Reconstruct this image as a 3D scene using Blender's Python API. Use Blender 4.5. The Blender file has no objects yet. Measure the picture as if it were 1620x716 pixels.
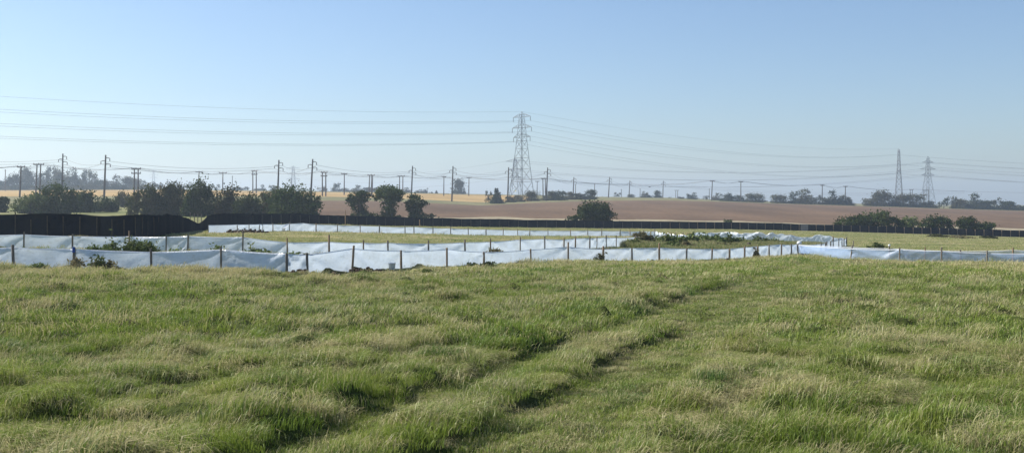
import bpy, math, random
import numpy as np
from mathutils import Vector
R = math.radians
SC = bpy.context.scene
COL = SC.collection
F, CX, Y0, H = 1737.0, 810.0, 322.0, 1.7          # focal length in photo pixels, principal column, horizon row, eye height
rnd = random.Random(7)

# ------------------------------------------------------------------ terrain
TC = {  # bearing column -> (distance, row where that ground shows)
 -900:[(32,421),(42,396),(57,375),(95,348),(170,337),(230,327),(450,304),(600,302),(900,301)],
 0:[(32,421),(42,396),(57,375),(95,348),(170,337),(230,327),(450,303),(600,301),(900,300)],
 250:[(32,429),(41.5,399),(62,373),(100,350),(170,342),(240,326),(420,305),(600,300),(900,299)],
 318:[(31.6,431),(41.3,400),(75,368),(85,364.5),(115,354),(170,343),(240,327),(420,306),(600,301),(900,300)],
 450:[(31,433),(41,402),(78,366),(115,354),(180,346),(260,329),(400,309),(600,303),(900,301.5)],
 620:[(35.5,428),(46,403),(85,369),(140,357.5),(190,349),(350,318),(430,313),(600,305),(900,303.5)],
 760:[(44,423),(49,401),(92,372),(152,359),(190,352),(360,325),(430,320),(600,308),(900,307)],
 840:[(47,418),(52,397),(97,373),(158,360),(200,353),(400,321),(600,309.5),(900,308)],
 950:[(49,414.5),(57,392),(100,373),(167,361),(210,353),(430,317),(600,312),(900,311)],
 1050:[(51,413.5),(70,388),(90,379.5),(100,374),(175,361.5),(210,354),(450,316.5),(600,313),(900,312)],
 1150:[(54,411.5),(70,394),(88,382),(176,362.5),(215,355),(480,319),(600,318),(900,316)],
 1262:[(60,404),(70,396),(86,386),(180,364.5),(220,357),(500,323),(600,322.5),(900,320)],
 1340:[(52,409.5),(60,402.5),(85,389),(180,366.5),(220,359),(500,325),(600,324.5),(900,322)],
 1450:[(50,416.5),(85,391),(180,370),(220,363),(500,328.5),(600,328),(900,325.5)],
 1620:[(47,420.5),(85,394),(180,375.5),(220,369),(500,333.5),(600,333),(900,330)],
 2500:[(47,421),(85,395),(180,377),(220,371),(500,335),(600,334),(900,331)]}
_u = np.arange(-900, 2501, 10.0)
_ld = np.linspace(math.log(3), math.log(4000), 420)
_keys = sorted(TC)
_prof = []
for k in _keys:
    ds = [0, 7.5] + [d for d, y in TC[k]]
    zs = [0, 0] + [H-(y-Y0)*d/F for d, y in TC[k]]
    ds += [1400, 4000]; zs += [zs[-1]+.5, zs[-1]+.5]
    _prof.append(np.interp(np.exp(_ld), ds, zs))
_prof = np.array(_prof)
_tab = np.array([[0.0]*len(_ld)]*len(_u))
for j in range(len(_ld)): _tab[:, j] = np.interp(_u, _keys, _prof[:, j])
def _smooth(a, n, ax):
    k = np.hanning(n+2)[1:-1]; k /= k.sum(); p = n//2
    pad = [(0,0),(0,0)]; pad[ax] = (p,p)
    b = np.pad(a, pad, mode='edge')
    return np.apply_along_axis(lambda v: np.convolve(v, k, 'valid'), ax, b)
_tab = _smooth(_smooth(_tab, 7, 0), 7, 1)
def _hash(ix, iy, s):
    n = (ix.astype(np.int64)*374761393 + iy.astype(np.int64)*668265263 + s*1274126177) & 0x7fffffff
    n = ((n ^ (n >> 13))*1274126177) & 0x7fffffff
    return ((n ^ (n >> 16)) & 0xffff)/65535.0
def noise(x, y, s=0):
    x = np.asarray(x, float); y = np.asarray(y, float)
    ix = np.floor(x); iy = np.floor(y); fx = x-ix; fy = y-iy
    fx = fx*fx*(3-2*fx); fy = fy*fy*(3-2*fy)
    a = _hash(ix, iy, s); b = _hash(ix+1, iy, s); c = _hash(ix, iy+1, s); d = _hash(ix+1, iy+1, s)
    return (a*(1-fx)+b*fx)*(1-fy)+(c*(1-fx)+d*fx)*fy
def fbm(x, y, s=0, o=3):
    v = 0; a = .5; t = 0
    for i in range(o):
        v = v+a*noise(x*2**i+i*17.3, y*2**i-i*9.1, s+i); t += a; a *= .5
    return v/t
def sstep(a, b, x):
    t = np.clip((x-a)/(b-a), 0, 1); return t*t*(3-2*t)
def track_s(x, y):                                    # offset right of the left bank of the track
    q = np.maximum(y, -20)-7.5
    return x-(-1.95+.31*q+.0011*q*np.abs(q)) + .22*(noise(y*.35, y*0+3, 5)-.5)+.12*(noise(y*1.3, y*0+3, 6)-.5)
def near_w(x, y):                                     # 1 in the rough field this side of the plastic fence
    u = x*F/np.maximum(y, 6)+CX
    return 1-sstep(fence_d(u)-2, fence_d(u)+.5, y)
NF = [(-60,32),(22,32),(117,32),(240,32),(350,31.6),(454,31),(487,31.4),(557,33),(635,36),(707,41),(766,44),(840,47),(899,48),(954,49),
      (1000,50),(1043,51),(1086,52),(1126,53),(1154,54),(1178,55.5),(1198,57),(1217,58),(1236,59),(1252,60),(1262,60.5)]
NF2 = [(1262,60.5),(1345,52),(1423,50),(1489,49),(1561,48),(1640,47),(1720,46)]
def fence_d(u):
    a = NF+NF2[1:]
    return np.interp(u, [p[0] for p in a], [p[1] for p in a])
def base_z(x, y):
    x = np.asarray(x, float); y = np.asarray(y, float)
    d = np.clip(y, 3.2, 3900); u = np.clip(x*F/np.maximum(d, 7)+CX, -899, 2499)
    fu = (u+900)/10; iu = np.minimum(fu.astype(int), len(_u)-2); fu = fu-iu
    fl = (np.log(d)-_ld[0])/(_ld[1]-_ld[0]); il = np.clip(fl.astype(int), 0, len(_ld)-2); fl = fl-il
    return (_tab[iu, il]*(1-fu)+_tab[iu+1, il]*fu)*(1-fl)+(_tab[iu, il+1]*(1-fu)+_tab[iu+1, il+1]*fu)*fl
def relief(x, y):
    s = track_s(x, y)
    on = sstep(62, 40, y)
    rut = -.065*sstep(-.14,.10,s)*sstep(.85,.62,s) - .10*sstep(1.16,1.30,s)*sstep(2.0,1.7,s) - .05*sstep(1.7,2.0,s)*sstep(2.7,2.4,s) - .055*sstep(.62,.85,s)*sstep(1.30,1.16,s)*sstep(14.5,20,y+1.5*noise(y*.8,y*0,8)) + .045*sstep(.62,.85,s)*sstep(1.28,1.16,s)*sstep(32,16,y)
    brk = sstep(.35, .6, fbm(y*.6, y*0+2, 16))
    rut = rut+.085*brk*sstep(2.35,2.7,s)*sstep(3.02,2.86,s)-.03*sstep(2.95,3.1,s)*sstep(3.7,3.3,s)
    lump = (fbm(x*.9+y*.2, y*.9, 11)-.5)
    tus = np.clip(fbm(x*1.5, y*1.9, 21, 2)-.48, 0, 1)*1.2
    trk = sstep(-.1,.2,s)*sstep(2.9,2.5,s)
    bank = .05*sstep(-.9,-.15,s)*sstep(.05,-.1,s)
    ht = np.clip(fbm(x*2.6, y*3.2, 25, 2)-.52, 0, 1)
    z = (rut+bank)*on + (lump*.16 + tus*.24 + ht*.40)*(1-.75*trk) + (fbm(x*.22, y*.25, 31)-.5)*.16
    far = sstep(75, 35, y)
    return (z-.02)*(.25+.75*far)*sstep(200, 120, y)
def gz(x, y): return base_z(x, y)+relief(x, y)
def at(u, d): return (u-CX)*d/F, d
def ground(u, d):
    x, y = at(u, d); return float(gz(np.array([x]), np.array([y]))[0])
def zrow(y, d): return H-(y-Y0)*d/F

# ------------------------------------------------------------------ materials
def M(name):
    m = bpy.data.materials.new(name); m.use_nodes = True
    return m, m.node_tree, m.node_tree.nodes['Principled BSDF']
def N(nt, t, **k):
    n = nt.nodes.new(t)
    for a, v in k.items():
        if a.startswith('i_'):
            key = a[2:]; n.inputs[int(key) if key.isdigit() else key.replace('_', ' ')].default_value = v
        else: setattr(n, a, v)
    return n
def ramp(nt, fac, stops):
    r = N(nt, 'ShaderNodeValToRGB'); nt.links.new(fac, r.inputs[0]); e = r.color_ramp.elements
    while len(e) < len(stops): e.new(.5)
    for q, (p, c) in zip(e, stops): q.position = p; q.color = (*c, 1)
    return r.outputs[0]
def nz(nt, scale, detail=4, stretch=(1,1,1), rot=0, obj=False, rough=.55):
    if obj: src = N(nt, 'ShaderNodeTexCoord').outputs['Object']
    else: src = N(nt, 'ShaderNodeNewGeometry').outputs['Position']
    mp = N(nt, 'ShaderNodeMapping'); mp.inputs['Scale'].default_value = stretch; mp.inputs['Rotation'].default_value = (0,0,rot)
    nt.links.new(src, mp.inputs[0])
    n = N(nt, 'ShaderNodeTexNoise'); n.inputs['Scale'].default_value = scale; n.inputs['Detail'].default_value = detail; n.inputs['Roughness'].default_value = rough
    nt.links.new(mp.outputs[0], n.inputs['Vector']); return n.outputs['Fac']
def mix(nt, a, b, f, mode='MIX'):
    m = N(nt, 'ShaderNodeMix', data_type='RGBA', blend_type=mode)
    for sock, v in ((m.inputs[0], f), (m.inputs[6], a), (m.inputs[7], b)):
        if hasattr(v, 'links'): nt.links.new(v, sock)
        elif isinstance(v, tuple): sock.default_value = (*v, 1)
        else: sock.default_value = v
    return m.outputs[2]
def math_(nt, op, a, b=0.0):
    m = N(nt, 'ShaderNodeMath', operation=op)
    for i, v in enumerate((a, b)):
        if hasattr(v, 'links'): nt.links.new(v, m.inputs[i])
        else: m.inputs[i].default_value = v
    return m.outputs[0]
def bump(nt, bs, fac, dist, strength=1):
    b = N(nt, 'ShaderNodeBump'); b.inputs['Distance'].default_value = dist; b.inputs['Strength'].default_value = strength
    nt.links.new(fac, b.inputs['Height']); nt.links.new(b.outputs[0], bs.inputs['Normal'])
def simple(name, c1, c2, scale=8, rough=.8, obj=True, bd=0, stretch=(1,1,1), metal=0, detail=4):
    m, nt, bs = M(name); n = nz(nt, scale, detail, stretch, obj=obj)
    nt.links.new(ramp(nt, n, [(.3, c1), (.7, c2)]), bs.inputs['Base Color'])
    bs.inputs['Roughness'].default_value = rough; bs.inputs['Metallic'].default_value = metal
    bs.inputs['Specular IOR Level'].default_value = .25
    if bd: bump(nt, bs, n, bd)
    return m
def grass_mat(name, g1, g2, st1, st2, dry, seeds=True, transl=.35):
    """blade colour: 'dry' vertex value picks green or straw; patches in world space drift the mixture"""
    m, nt, bs = M(name)
    at_ = N(nt, 'ShaderNodeAttribute', attribute_name='dry').outputs['Fac']
    it = N(nt, 'ShaderNodeAttribute', attribute_name='tint', attribute_type='INSTANCER').outputs['Fac']
    green = mix(nt, g1, g2, ramp(nt, nz(nt, 1.3, 3), [(.35,(0,0,0)),(.65,(1,1,1))]))
    green = mix(nt, green, (g1[0]*.55, g1[1]*.75, g1[2]*1.1), ramp(nt, nz(nt, .55, 2), [(.55,(0,0,0)),(.72,(1,1,1))]))
    straw = mix(nt, st1, st2, nz(nt, 2.3, 3))
    f = math_(nt, 'ADD', at_, math_(nt, 'MULTIPLY', math_(nt, 'SUBTRACT', it, .5), .75))
    f = ramp(nt, f, [(dry-.12, (0,0,0)), (dry+.28, (1,1,1))])
    c = mix(nt, green, straw, f)
    d = N(nt, 'ShaderNodeBsdfDiffuse'); t = N(nt, 'ShaderNodeBsdfTranslucent'); g = N(nt, 'ShaderNodeBsdfGlossy')
    g.inputs['Roughness'].default_value = .45; g.inputs['Color'].default_value = (.8,.85,.8,1)
    nt.links.new(c, d.inputs[0]); nt.links.new(c, t.inputs[0])
    a = N(nt, 'ShaderNodeMixShader'); a.inputs[0].default_value = transl
    nt.links.new(d.outputs[0], a.inputs[1]); nt.links.new(t.outputs[0], a.inputs[2])
    b = N(nt, 'ShaderNodeMixShader'); b.inputs[0].default_value = .022
    nt.links.new(a.outputs[0], b.inputs[1]); nt.links.new(g.outputs[0], b.inputs[2])
    nt.links.new(b.outputs[0], nt.nodes['Material Output'].inputs['Surface']); nt.nodes.remove(bs)
    return m
def leaf_mat(name, c1, c2, c3, scale=1.2):
    m, nt, bs = M(name)
    n = nz(nt, scale, 3); o = N(nt, 'ShaderNodeObjectInfo').outputs['Random']
    c = ramp(nt, n, [(.32, c1), (.52, c2), (.72, c3)])
    hs = N(nt, 'ShaderNodeHueSaturation'); nt.links.new(c, hs.inputs['Color'])
    nt.links.new(math_(nt, 'ADD', math_(nt, 'MULTIPLY', o, .5), .75), hs.inputs['Value'])
    d = N(nt, 'ShaderNodeBsdfDiffuse'); t = N(nt, 'ShaderNodeBsdfTranslucent')
    nt.links.new(hs.outputs[0], d.inputs[0]); nt.links.new(hs.outputs[0], t.inputs[0])
    a = N(nt, 'ShaderNodeMixShader'); a.inputs[0].default_value = .25
    nt.links.new(d.outputs[0], a.inputs[1]); nt.links.new(t.outputs[0], a.inputs[2])
    nt.links.new(a.outputs[0], nt.nodes['Material Output'].inputs['Surface']); nt.nodes.remove(bs)
    return m
def sheet_mat(name, col, transp, transl, gloss=.12, rough=.35, dirt=.4, streak=False):
    m, nt, bs = M(name)
    n = nz(nt, 2.0, 4)
    c = mix(nt, col, (col[0]*.66, col[1]*.64, col[2]*.56), math_(nt, 'MULTIPLY', ramp(nt, n, [(.4,(0,0,0)),(.75,(1,1,1))]), dirt))
    if streak: c = mix(nt, c, (.020,.025,.031), ramp(nt, nz(nt, .9, 3, (1,1,.03)), [(.42,(0,0,0)),(.72,(1,1,1))]))
    else: c = mix(nt, c, (col[0]*.55, col[1]*.52, col[2]*.42), math_(nt, 'MULTIPLY', ramp(nt, nz(nt, 5.5, 6, (1,1,2.2), 0, False, .7), [(.55,(0,0,0)),(.7,(1,1,1))]), .45))
    d = N(nt, 'ShaderNodeBsdfDiffuse'); t = N(nt, 'ShaderNodeBsdfTranslucent'); g = N(nt, 'ShaderNodeBsdfGlossy'); tr = N(nt, 'ShaderNodeBsdfTransparent')
    g.inputs['Roughness'].default_value = rough
    nt.links.new(c, d.inputs[0]); nt.links.new(c, t.inputs[0])
    fine = nz(nt, 14, 3, (1,1,1)); bp = N(nt, 'ShaderNodeBump'); bp.inputs['Distance'].default_value = .02; bp.inputs['Strength'].default_value = .6
    nt.links.new(fine, bp.inputs['Height'])
    for q in (d, t, g): nt.links.new(bp.outputs[0], q.inputs['Normal'])
    def ms(f, a, b):
        x = N(nt, 'ShaderNodeMixShader'); x.inputs[0].default_value = f
        nt.links.new(a, x.inputs[1]); nt.links.new(b, x.inputs[2]); return x.outputs[0]
    s = ms(transl, d.outputs[0], t.outputs[0]); s = ms(gloss, s, g.outputs[0]); s = ms(transp, s, tr.outputs[0])
    nt.links.new(s, nt.nodes['Material Output'].inputs['Surface']); nt.nodes.remove(bs)
    return m
# ground materials
def field_mat(name, c1, c2, c3, s1=.35, s2=6, bd=.05, streak=None):
    m, nt, bs = M(name)
    a = nz(nt, s1, 5); b = nz(nt, s2, 5)
    c = ramp(nt, a, [(.33, c1), (.5, c2), (.68, c3)])
    c = mix(nt, c, (.55,.55,.55), .45, 'OVERLAY') if False else c
    v = ramp(nt, b, [(.25, (.62,.62,.62)), (.75, (1.25,1.25,1.25))])
    c = mix(nt, c, v, 1.0, 'MULTIPLY')
    if streak:
        st = nz(nt, streak[0], 4, streak[1], streak[2])
        c = mix(nt, c, ramp(nt, st, [(.3,(.78,.78,.80)),(.7,(1.18,1.15,1.1))]), 1.0, 'MULTIPLY')
    nt.links.new(c, bs.inputs['Base Color']); bs.inputs['Roughness'].default_value = 1; bs.inputs['Specular IOR Level'].default_value = .05
    bump(nt, bs, b, bd)
    return m
MAT = {}
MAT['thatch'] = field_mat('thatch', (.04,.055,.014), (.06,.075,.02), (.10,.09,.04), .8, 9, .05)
MAT['rough'] = field_mat('rough pasture', (.13,.15,.055), (.20,.195,.085), (.30,.255,.13), .12, 1.5, .12)
MAT['meadow'] = field_mat('meadow', (.14,.165,.055), (.20,.20,.085), (.26,.235,.12), .05, .8, .1)
MAT['plough'] = field_mat('ploughed earth', (.115,.078,.050), (.142,.096,.062), (.172,.116,.073), .02, .8, .15, (.05, (1,.10,1), R(-62)))
MAT['wheat'] = field_mat('cereal stubble', (.36,.245,.10), (.40,.28,.12), (.45,.325,.145), .03, .9, .1, (.1, (.12,1,1), R(8)))
MAT['margin'] = field_mat('dry margin', (.24,.21,.13), (.30,.26,.17), (.36,.31,.21), .1, .9, .1)
MAT['verge'] = field_mat('verge', (.12,.13,.06), (.18,.17,.08), (.26,.23,.12), .06, .7, .2)
MAT['soil'] = simple('dark soil', (.035,.024,.017), (.10,.07,.05), 6, 1, False, .05)
MAT['grass'] = grass_mat('grass blades', (.145,.220,.030), (.220,.275,.046), (.52,.47,.25), (.38,.33,.17), .55)
MAT['reed'] = grass_mat('tall dry grass', (.14,.19,.05), (.19,.22,.07), (.40,.36,.19), (.32,.28,.14), .46)
MAT['leafA'] = leaf_mat('hawthorn leaves', (.026,.046,.014), (.052,.076,.024), (.095,.105,.036), .55)
MAT['leafB'] = leaf_mat('autumn leaves', (.038,.050,.018), (.070,.074,.028), (.105,.085,.035), .5)
MAT['leafC'] = leaf_mat('distant leaves', (.022,.037,.015), (.040,.054,.021), (.066,.070,.028), .25)
MAT['leafE'] = leaf_mat('paler distant leaves', (.055,.062,.030), (.090,.088,.042), (.125,.105,.055), .3)
MAT['leafG'] = leaf_mat('weed leaves', (.085,.125,.040), (.14,.18,.065), (.22,.23,.11), 2.5)
MAT['leafD'] = leaf_mat('dry weed leaves', (.12,.11,.055), (.19,.17,.09), (.28,.25,.15), 3)
MAT['bark'] = simple('bark', (.05,.04,.03), (.11,.09,.07), 5, 1)
MAT['pole'] = simple('pole wood', (.075,.06,.05), (.13,.105,.085), 1.5, .9, True, 0, (1,1,.2))
MAT['stake'] = simple('stake wood', (.20,.135,.085), (.36,.26,.17), 14, .85, True, .002, (1,1,.12))
MAT['stake_grey'] = simple('weathered stake wood', (.12,.105,.09), (.25,.22,.18), 14, .9, True, .002, (1,1,.12))
MAT['steel'] = simple('galvanised steel', (.11,.115,.12), (.17,.175,.18), 2, .55, True, metal=.3)
MAT['porcelain'] = simple('insulator', (.05,.03,.025), (.10,.06,.05), 8, .3)
MAT['wire'] = simple('cable', (.10,.10,.105), (.16,.16,.165), 1, .6)
MAT['poly'] = sheet_mat('polythene', (.69,.79,.90), .07, .38, .07, .5)
MAT['polyclear'] = sheet_mat('clearer polythene', (.38,.52,.76), .46, .28, .07, .45)
MAT['polyedge'] = sheet_mat('doubled polythene hem', (.93,.96,1.0), .0, .45, .2, .3, .05)
MAT['black'] = sheet_mat('black membrane', (.005,.010,.020), .0, .03, .010, .42, .1, True)
MAT['greysheet'] = sheet_mat('grey patch', (.22,.21,.22), .0, .1, .05)
MAT['white'] = simple('white plastic', (.78,.79,.80), (.86,.86,.86), 5, .4)
MAT['blue'] = simple('blue plastic', (.03,.07,.26), (.05,.11,.36), 5, .5)
MAT['bird'] = simple('dark feathers', (.02,.02,.022), (.04,.04,.045), 8, .6)
MAT['yellow'] = simple('yellow plate', (.75,.6,.05), (.8,.65,.08), 3, .5)

# ------------------------------------------------------------------ mesh helpers
def mesh(name, v, f, mats, parent=None, smooth=False, mi=None):
    me = bpy.data.meshes.new(name)
    v = np.asarray(v, dtype=np.float32); nv = len(v)
    if isinstance(f, np.ndarray):
        me.vertices.add(nv); me.vertices.foreach_set('co', v.ravel())
        k = f.shape[1]; me.loops.add(f.size); me.loops.foreach_set('vertex_index', f.ravel().astype(np.int32))
        me.polygons.add(len(f)); me.polygons.foreach_set('loop_start', np.arange(0, f.size, k, dtype=np.int32))
    else: me.from_pydata([tuple(map(float, p)) for p in v], [], [tuple(q) for q in f])
    me.update(calc_edges=True)
    for m in (mats if isinstance(mats, (list, tuple)) else [mats]): me.materials.append(m)
    if mi is not None: me.polygons.foreach_set('material_index', np.asarray(mi, dtype=np.int32))
    if smooth: me.polygons.foreach_set('use_smooth', np.ones(len(me.polygons), dtype=bool))
    o = bpy.data.objects.new(name, me); COL.objects.link(o)
    if parent: o.parent = parent
    return o
def tag(o, label=None, cat=None, group=None, kind=None):
    for k, q in (('label', label), ('category', cat), ('group', group), ('kind', kind)):
        if q: o[k] = q
    return o
def thing(name, label, cat, loc=(0,0,0), rz=0, group=None):
    o = bpy.data.objects.new(name, None); o.empty_display_size = .3; COL.objects.link(o)
    o.location = loc; o.rotation_euler = (0,0,rz); tag(o, label, cat, group); return o
class MB:
    def __init__(s): s.v = []; s.f = []
    def box(s, c, size, taper=1.0, rz=0, lean=(0,0)):
        n = len(s.v); a, b = math.cos(rz), math.sin(rz)
        for z in (0, 1):
            k = taper if z else 1
            for x, y in ((-1,-1),(1,-1),(1,1),(-1,1)):
                X, Y = x*size[0]/2*k, y*size[1]/2*k
                s.v.append((c[0]+X*a-Y*b+lean[0]*z, c[1]+X*b+Y*a+lean[1]*z, c[2]+z*size[2]))
        s.f += [(n+3,n+2,n+1,n),(n+4,n+5,n+6,n+7)]+[(n+i, n+(i+1)%4, n+4+(i+1)%4, n+4+i) for i in range(4)]
    def tube(s, pts, r, k=6, cap=True):
        n = len(s.v); pts = [Vector(p) for p in pts]; m = len(pts)
        if not isinstance(r, (list, tuple)): r = [r]*m
        for i, p in enumerate(pts):
            d = (pts[min(i+1, m-1)]-pts[max(i-1, 0)]).normalized()
            a = d.cross(Vector((0,0,1)) if abs(d.z) < .9 else Vector((1,0,0))).normalized(); b = d.cross(a)
            for j in range(k):
                t = 2*math.pi*j/k; s.v.append(tuple(p+(a*math.cos(t)+b*math.sin(t))*r[i]))
        for i in range(m-1):
            for j in range(k): s.f.append((n+i*k+j, n+i*k+(j+1)%k, n+(i+1)*k+(j+1)%k, n+(i+1)*k+j))
        if cap: s.f += [tuple(n+j for j in range(k))[::-1], tuple(n+(m-1)*k+j for j in range(k))]
    def lathe(s, prof, c=(0,0,0), k=12):
        n = len(s.v)
        for r, z in prof:
            for j in range(k):
                t = 2*math.pi*j/k; s.v.append((c[0]+r*math.cos(t), c[1]+r*math.sin(t), c[2]+z))
        for i in range(len(prof)-1):
            for j in range(k): s.f.append((n+i*k+j, n+i*k+(j+1)%k, n+(i+1)*k+(j+1)%k, n+(i+1)*k+j))
        s.f += [tuple(n+j for j in range(k))[::-1], tuple(n+(len(prof)-1)*k+j for j in range(k))]
    def build(s, name, m, parent=None, smooth=False): return mesh(name, s.v, s.f, m, parent, smooth)
def copy_tree(o, parent=None):
    c = o.copy(); COL.objects.link(c)
    if parent: c.parent = parent
    for ch in o.children: copy_tree(ch, c)
    return c

# ------------------------------------------------------------------ ground sheets
def axis(segs):
    a = [segs[0][0]]
    for lo, hi, s0, s1 in segs:
        x = a[-1]; 
        while x < hi-1e-6:
            t = (x-lo)/(hi-lo); x += s0+(s1-s0)*t; a.append(min(x, hi))
    return np.array(a)
ys = axis([(-60,-4,6,1.0),(-4,5.5,1,.3),(5.5,20,.09,.11),(20,34.6,.12,.2)])
xp = axis([(0,11,.09,.12),(11,24,.14,.5),(24,90,.6,8)]); xs = np.concatenate([-xp[::-1][:-1], xp])
def grid_faces(nx, ny):
    i = np.arange(ny-1)[:, None]*nx+np.arange(nx-1)[None]; i = i.ravel()
    return np.stack([i, i+1, i+nx+1, i+nx], 1)
XX, YY = np.meshgrid(xs, ys); ZZ = gz(XX, YY)
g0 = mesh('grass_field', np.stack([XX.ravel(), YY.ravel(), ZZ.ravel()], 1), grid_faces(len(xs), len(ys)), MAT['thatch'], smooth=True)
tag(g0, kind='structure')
us = np.concatenate([[-3200,-2200,-1600,-1200,-900], np.arange(-700,0,35), np.arange(0,1621,6), np.arange(1650,2400,35), [2500,2900,3500,4400]]).astype(float)
BF = [(-60,57),(60,57),(200,57),(250,61),(290,70),(318,80),(335,86),(400,105),(500,125),(620,140),(800,155),(940,165),(1100,174),(1250,178),(1400,180),(1700,182)]
def ip(tb, u): return np.interp(u, [p[0] for p in tb], [p[1] for p in tb])
D1 = lambda u: np.where(u < 330, 150, ip(BF, u)+10)
D2 = lambda u: ip([(0,250),(250,280),(450,330),(620,350),(760,360),(840,400),(950,430),(1050,450),(1150,480),(1262,500),(1620,500)], u)
D3 = lambda u: ip([(0,345),(250,352),(450,390),(620,425),(760,428),(840,430),(950,450),(1050,470),(1150,500),(1262,525),(1620,525)], u)
D4 = lambda u: us*0+600.0
D0 = lambda u: us*0+34.2
D5 = lambda u: us*0+3800.0
def band(name, fa, fb, rows, sel, m, power=1.0):
    idx = np.where(sel(us))[0]
    if len(idx) < 2: return
    u = us[idx]; a = fa(us)[idx]; b = fb(us)[idx]
    t = np.linspace(0, 1, rows)**power
    D = a[None]*(b[None]/a[None])**t[:, None]
    X = (u[None]-CX)*D/F; Z = gz(X, D)
    Z[0] -= .02 if fa is D0 else 0
    o = mesh(name, np.stack([X.ravel(), D.ravel(), Z.ravel()], 1), grid_faces(len(u), rows), m, smooth=True)
    tag(o, kind='structure'); return o
allu = lambda u: u > -1e9
band('rough_pasture', D0, D1, 200, allu, MAT['rough'])
band('meadow', D1, D2, 50, lambda u: u < 451, MAT['meadow'])
TOPROW = [(450,341),(500,341),(620,345),(700,345),(800,344.6),(840,346.3),(940,348),(1000,348.4),(1100,349.6),(1240,353),(1280,356),(1400,358),(1540,360),(1620,362.5),(1700,363)]
_dd = np.arange(170, 330, 1.0)
def Dm(u):
    out = []
    for q in u:
        row = Y0+(H-gz((q-CX)*_dd/F, _dd))*F/_dd; k = np.where(row < ip(TOPROW, q)-(1.3+.5*math.sin(q*.05)))[0]
        out.append(max(_dd[k[0]] if len(k) else 300.0, float(D1(np.array([q]))[0])+3))
    return np.array(out)
band('field_margin', D1, Dm, 8, lambda u: u > 443, MAT['margin'])
band('ploughed_field', Dm, D2, 90, lambda u: u > 443, MAT['plough'])
band('field_verge', D2, D3, 10, allu, MAT['verge'])
band('cereal_field', D3, D4, 24, lambda u: u < 841, MAT['wheat'])
band('dry_headland', D3, D4, 24, lambda u: u > 833, MAT['verge'])
band('far_ground', D4, D5, 20, allu, MAT['verge'])

# ------------------------------------------------------------------ grass (stuff)
def blades(n, rad, hmin, hmax, w, lean, dmin, dmax, seed, seedhead=0, flat=0, spread=.5, leanvar=.6):
    rg = np.random.default_rng(seed)
    r = rad*np.sqrt(rg.random(n)); a = rg.random(n)*6.283
    x0 = r*np.cos(a); y0 = r*np.sin(a)
    h = hmin+(hmax-hmin)*rg.random(n)*(1-.35*(r/rad)**2)
    az = rg.normal(0, spread, n); ln = np.clip(lean+leanvar*rg.normal(0, 1, n)*.5, -.5, 2.2)
    face = rg.random(n)*3.14159
    verts = []; dry = []; faces = []
    T = [0, .4, .75, 1.0]; W = [1, .9, .6, .12]
    d0 = dmin+(dmax-dmin)*rg.random(n)
    P = []
    for t in T:
        bend = ln*t**1.7
        L = h*t
        hor = L*np.sin(np.clip(bend, -1.5, 1.5)*.9); up = L*np.cos(np.clip(bend, -1.5, 1.5)*.9)*(1-flat*t)
        P.append((x0+hor*np.cos(az), y0+hor*np.sin(az), up))
    for t, wt, (px, py, pz) in zip(T, W, P):
        ww = w*wt*(1.6 if (seedhead and t > .7) else 1)*(.5)
        ox, oy = np.cos(face)*ww, np.sin(face)*ww
        verts.append(np.stack([px-ox, py-oy, pz-.02], 1)); verts.append(np.stack([px+ox, py+oy, pz-.02], 1))
        dd = np.clip(d0+(.18*t-.06), 0, 1); dry += [dd, dd]
    V = np.stack(verts, 1).reshape(-1, 3); Dn = np.stack(dry, 1).reshape(-1)
    b = np.arange(n)[:, None]*8
    Fq = np.concatenate([b+np.array([[0,1,3,2]]), b+np.array([[2,3,5,4]]), b+np.array([[4,5,7,6]])], 0)
    return V, Fq, Dn
def proto(name, m, args):
    V, Fq, Dn = blades(**args)
    o = mesh(name, V, Fq, m); COL.objects.unlink(o)
    a = o.data.attributes.new('dry', 'FLOAT', 'POINT'); a.data.foreach_set('value', Dn.astype(np.float32))
    return o
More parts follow.
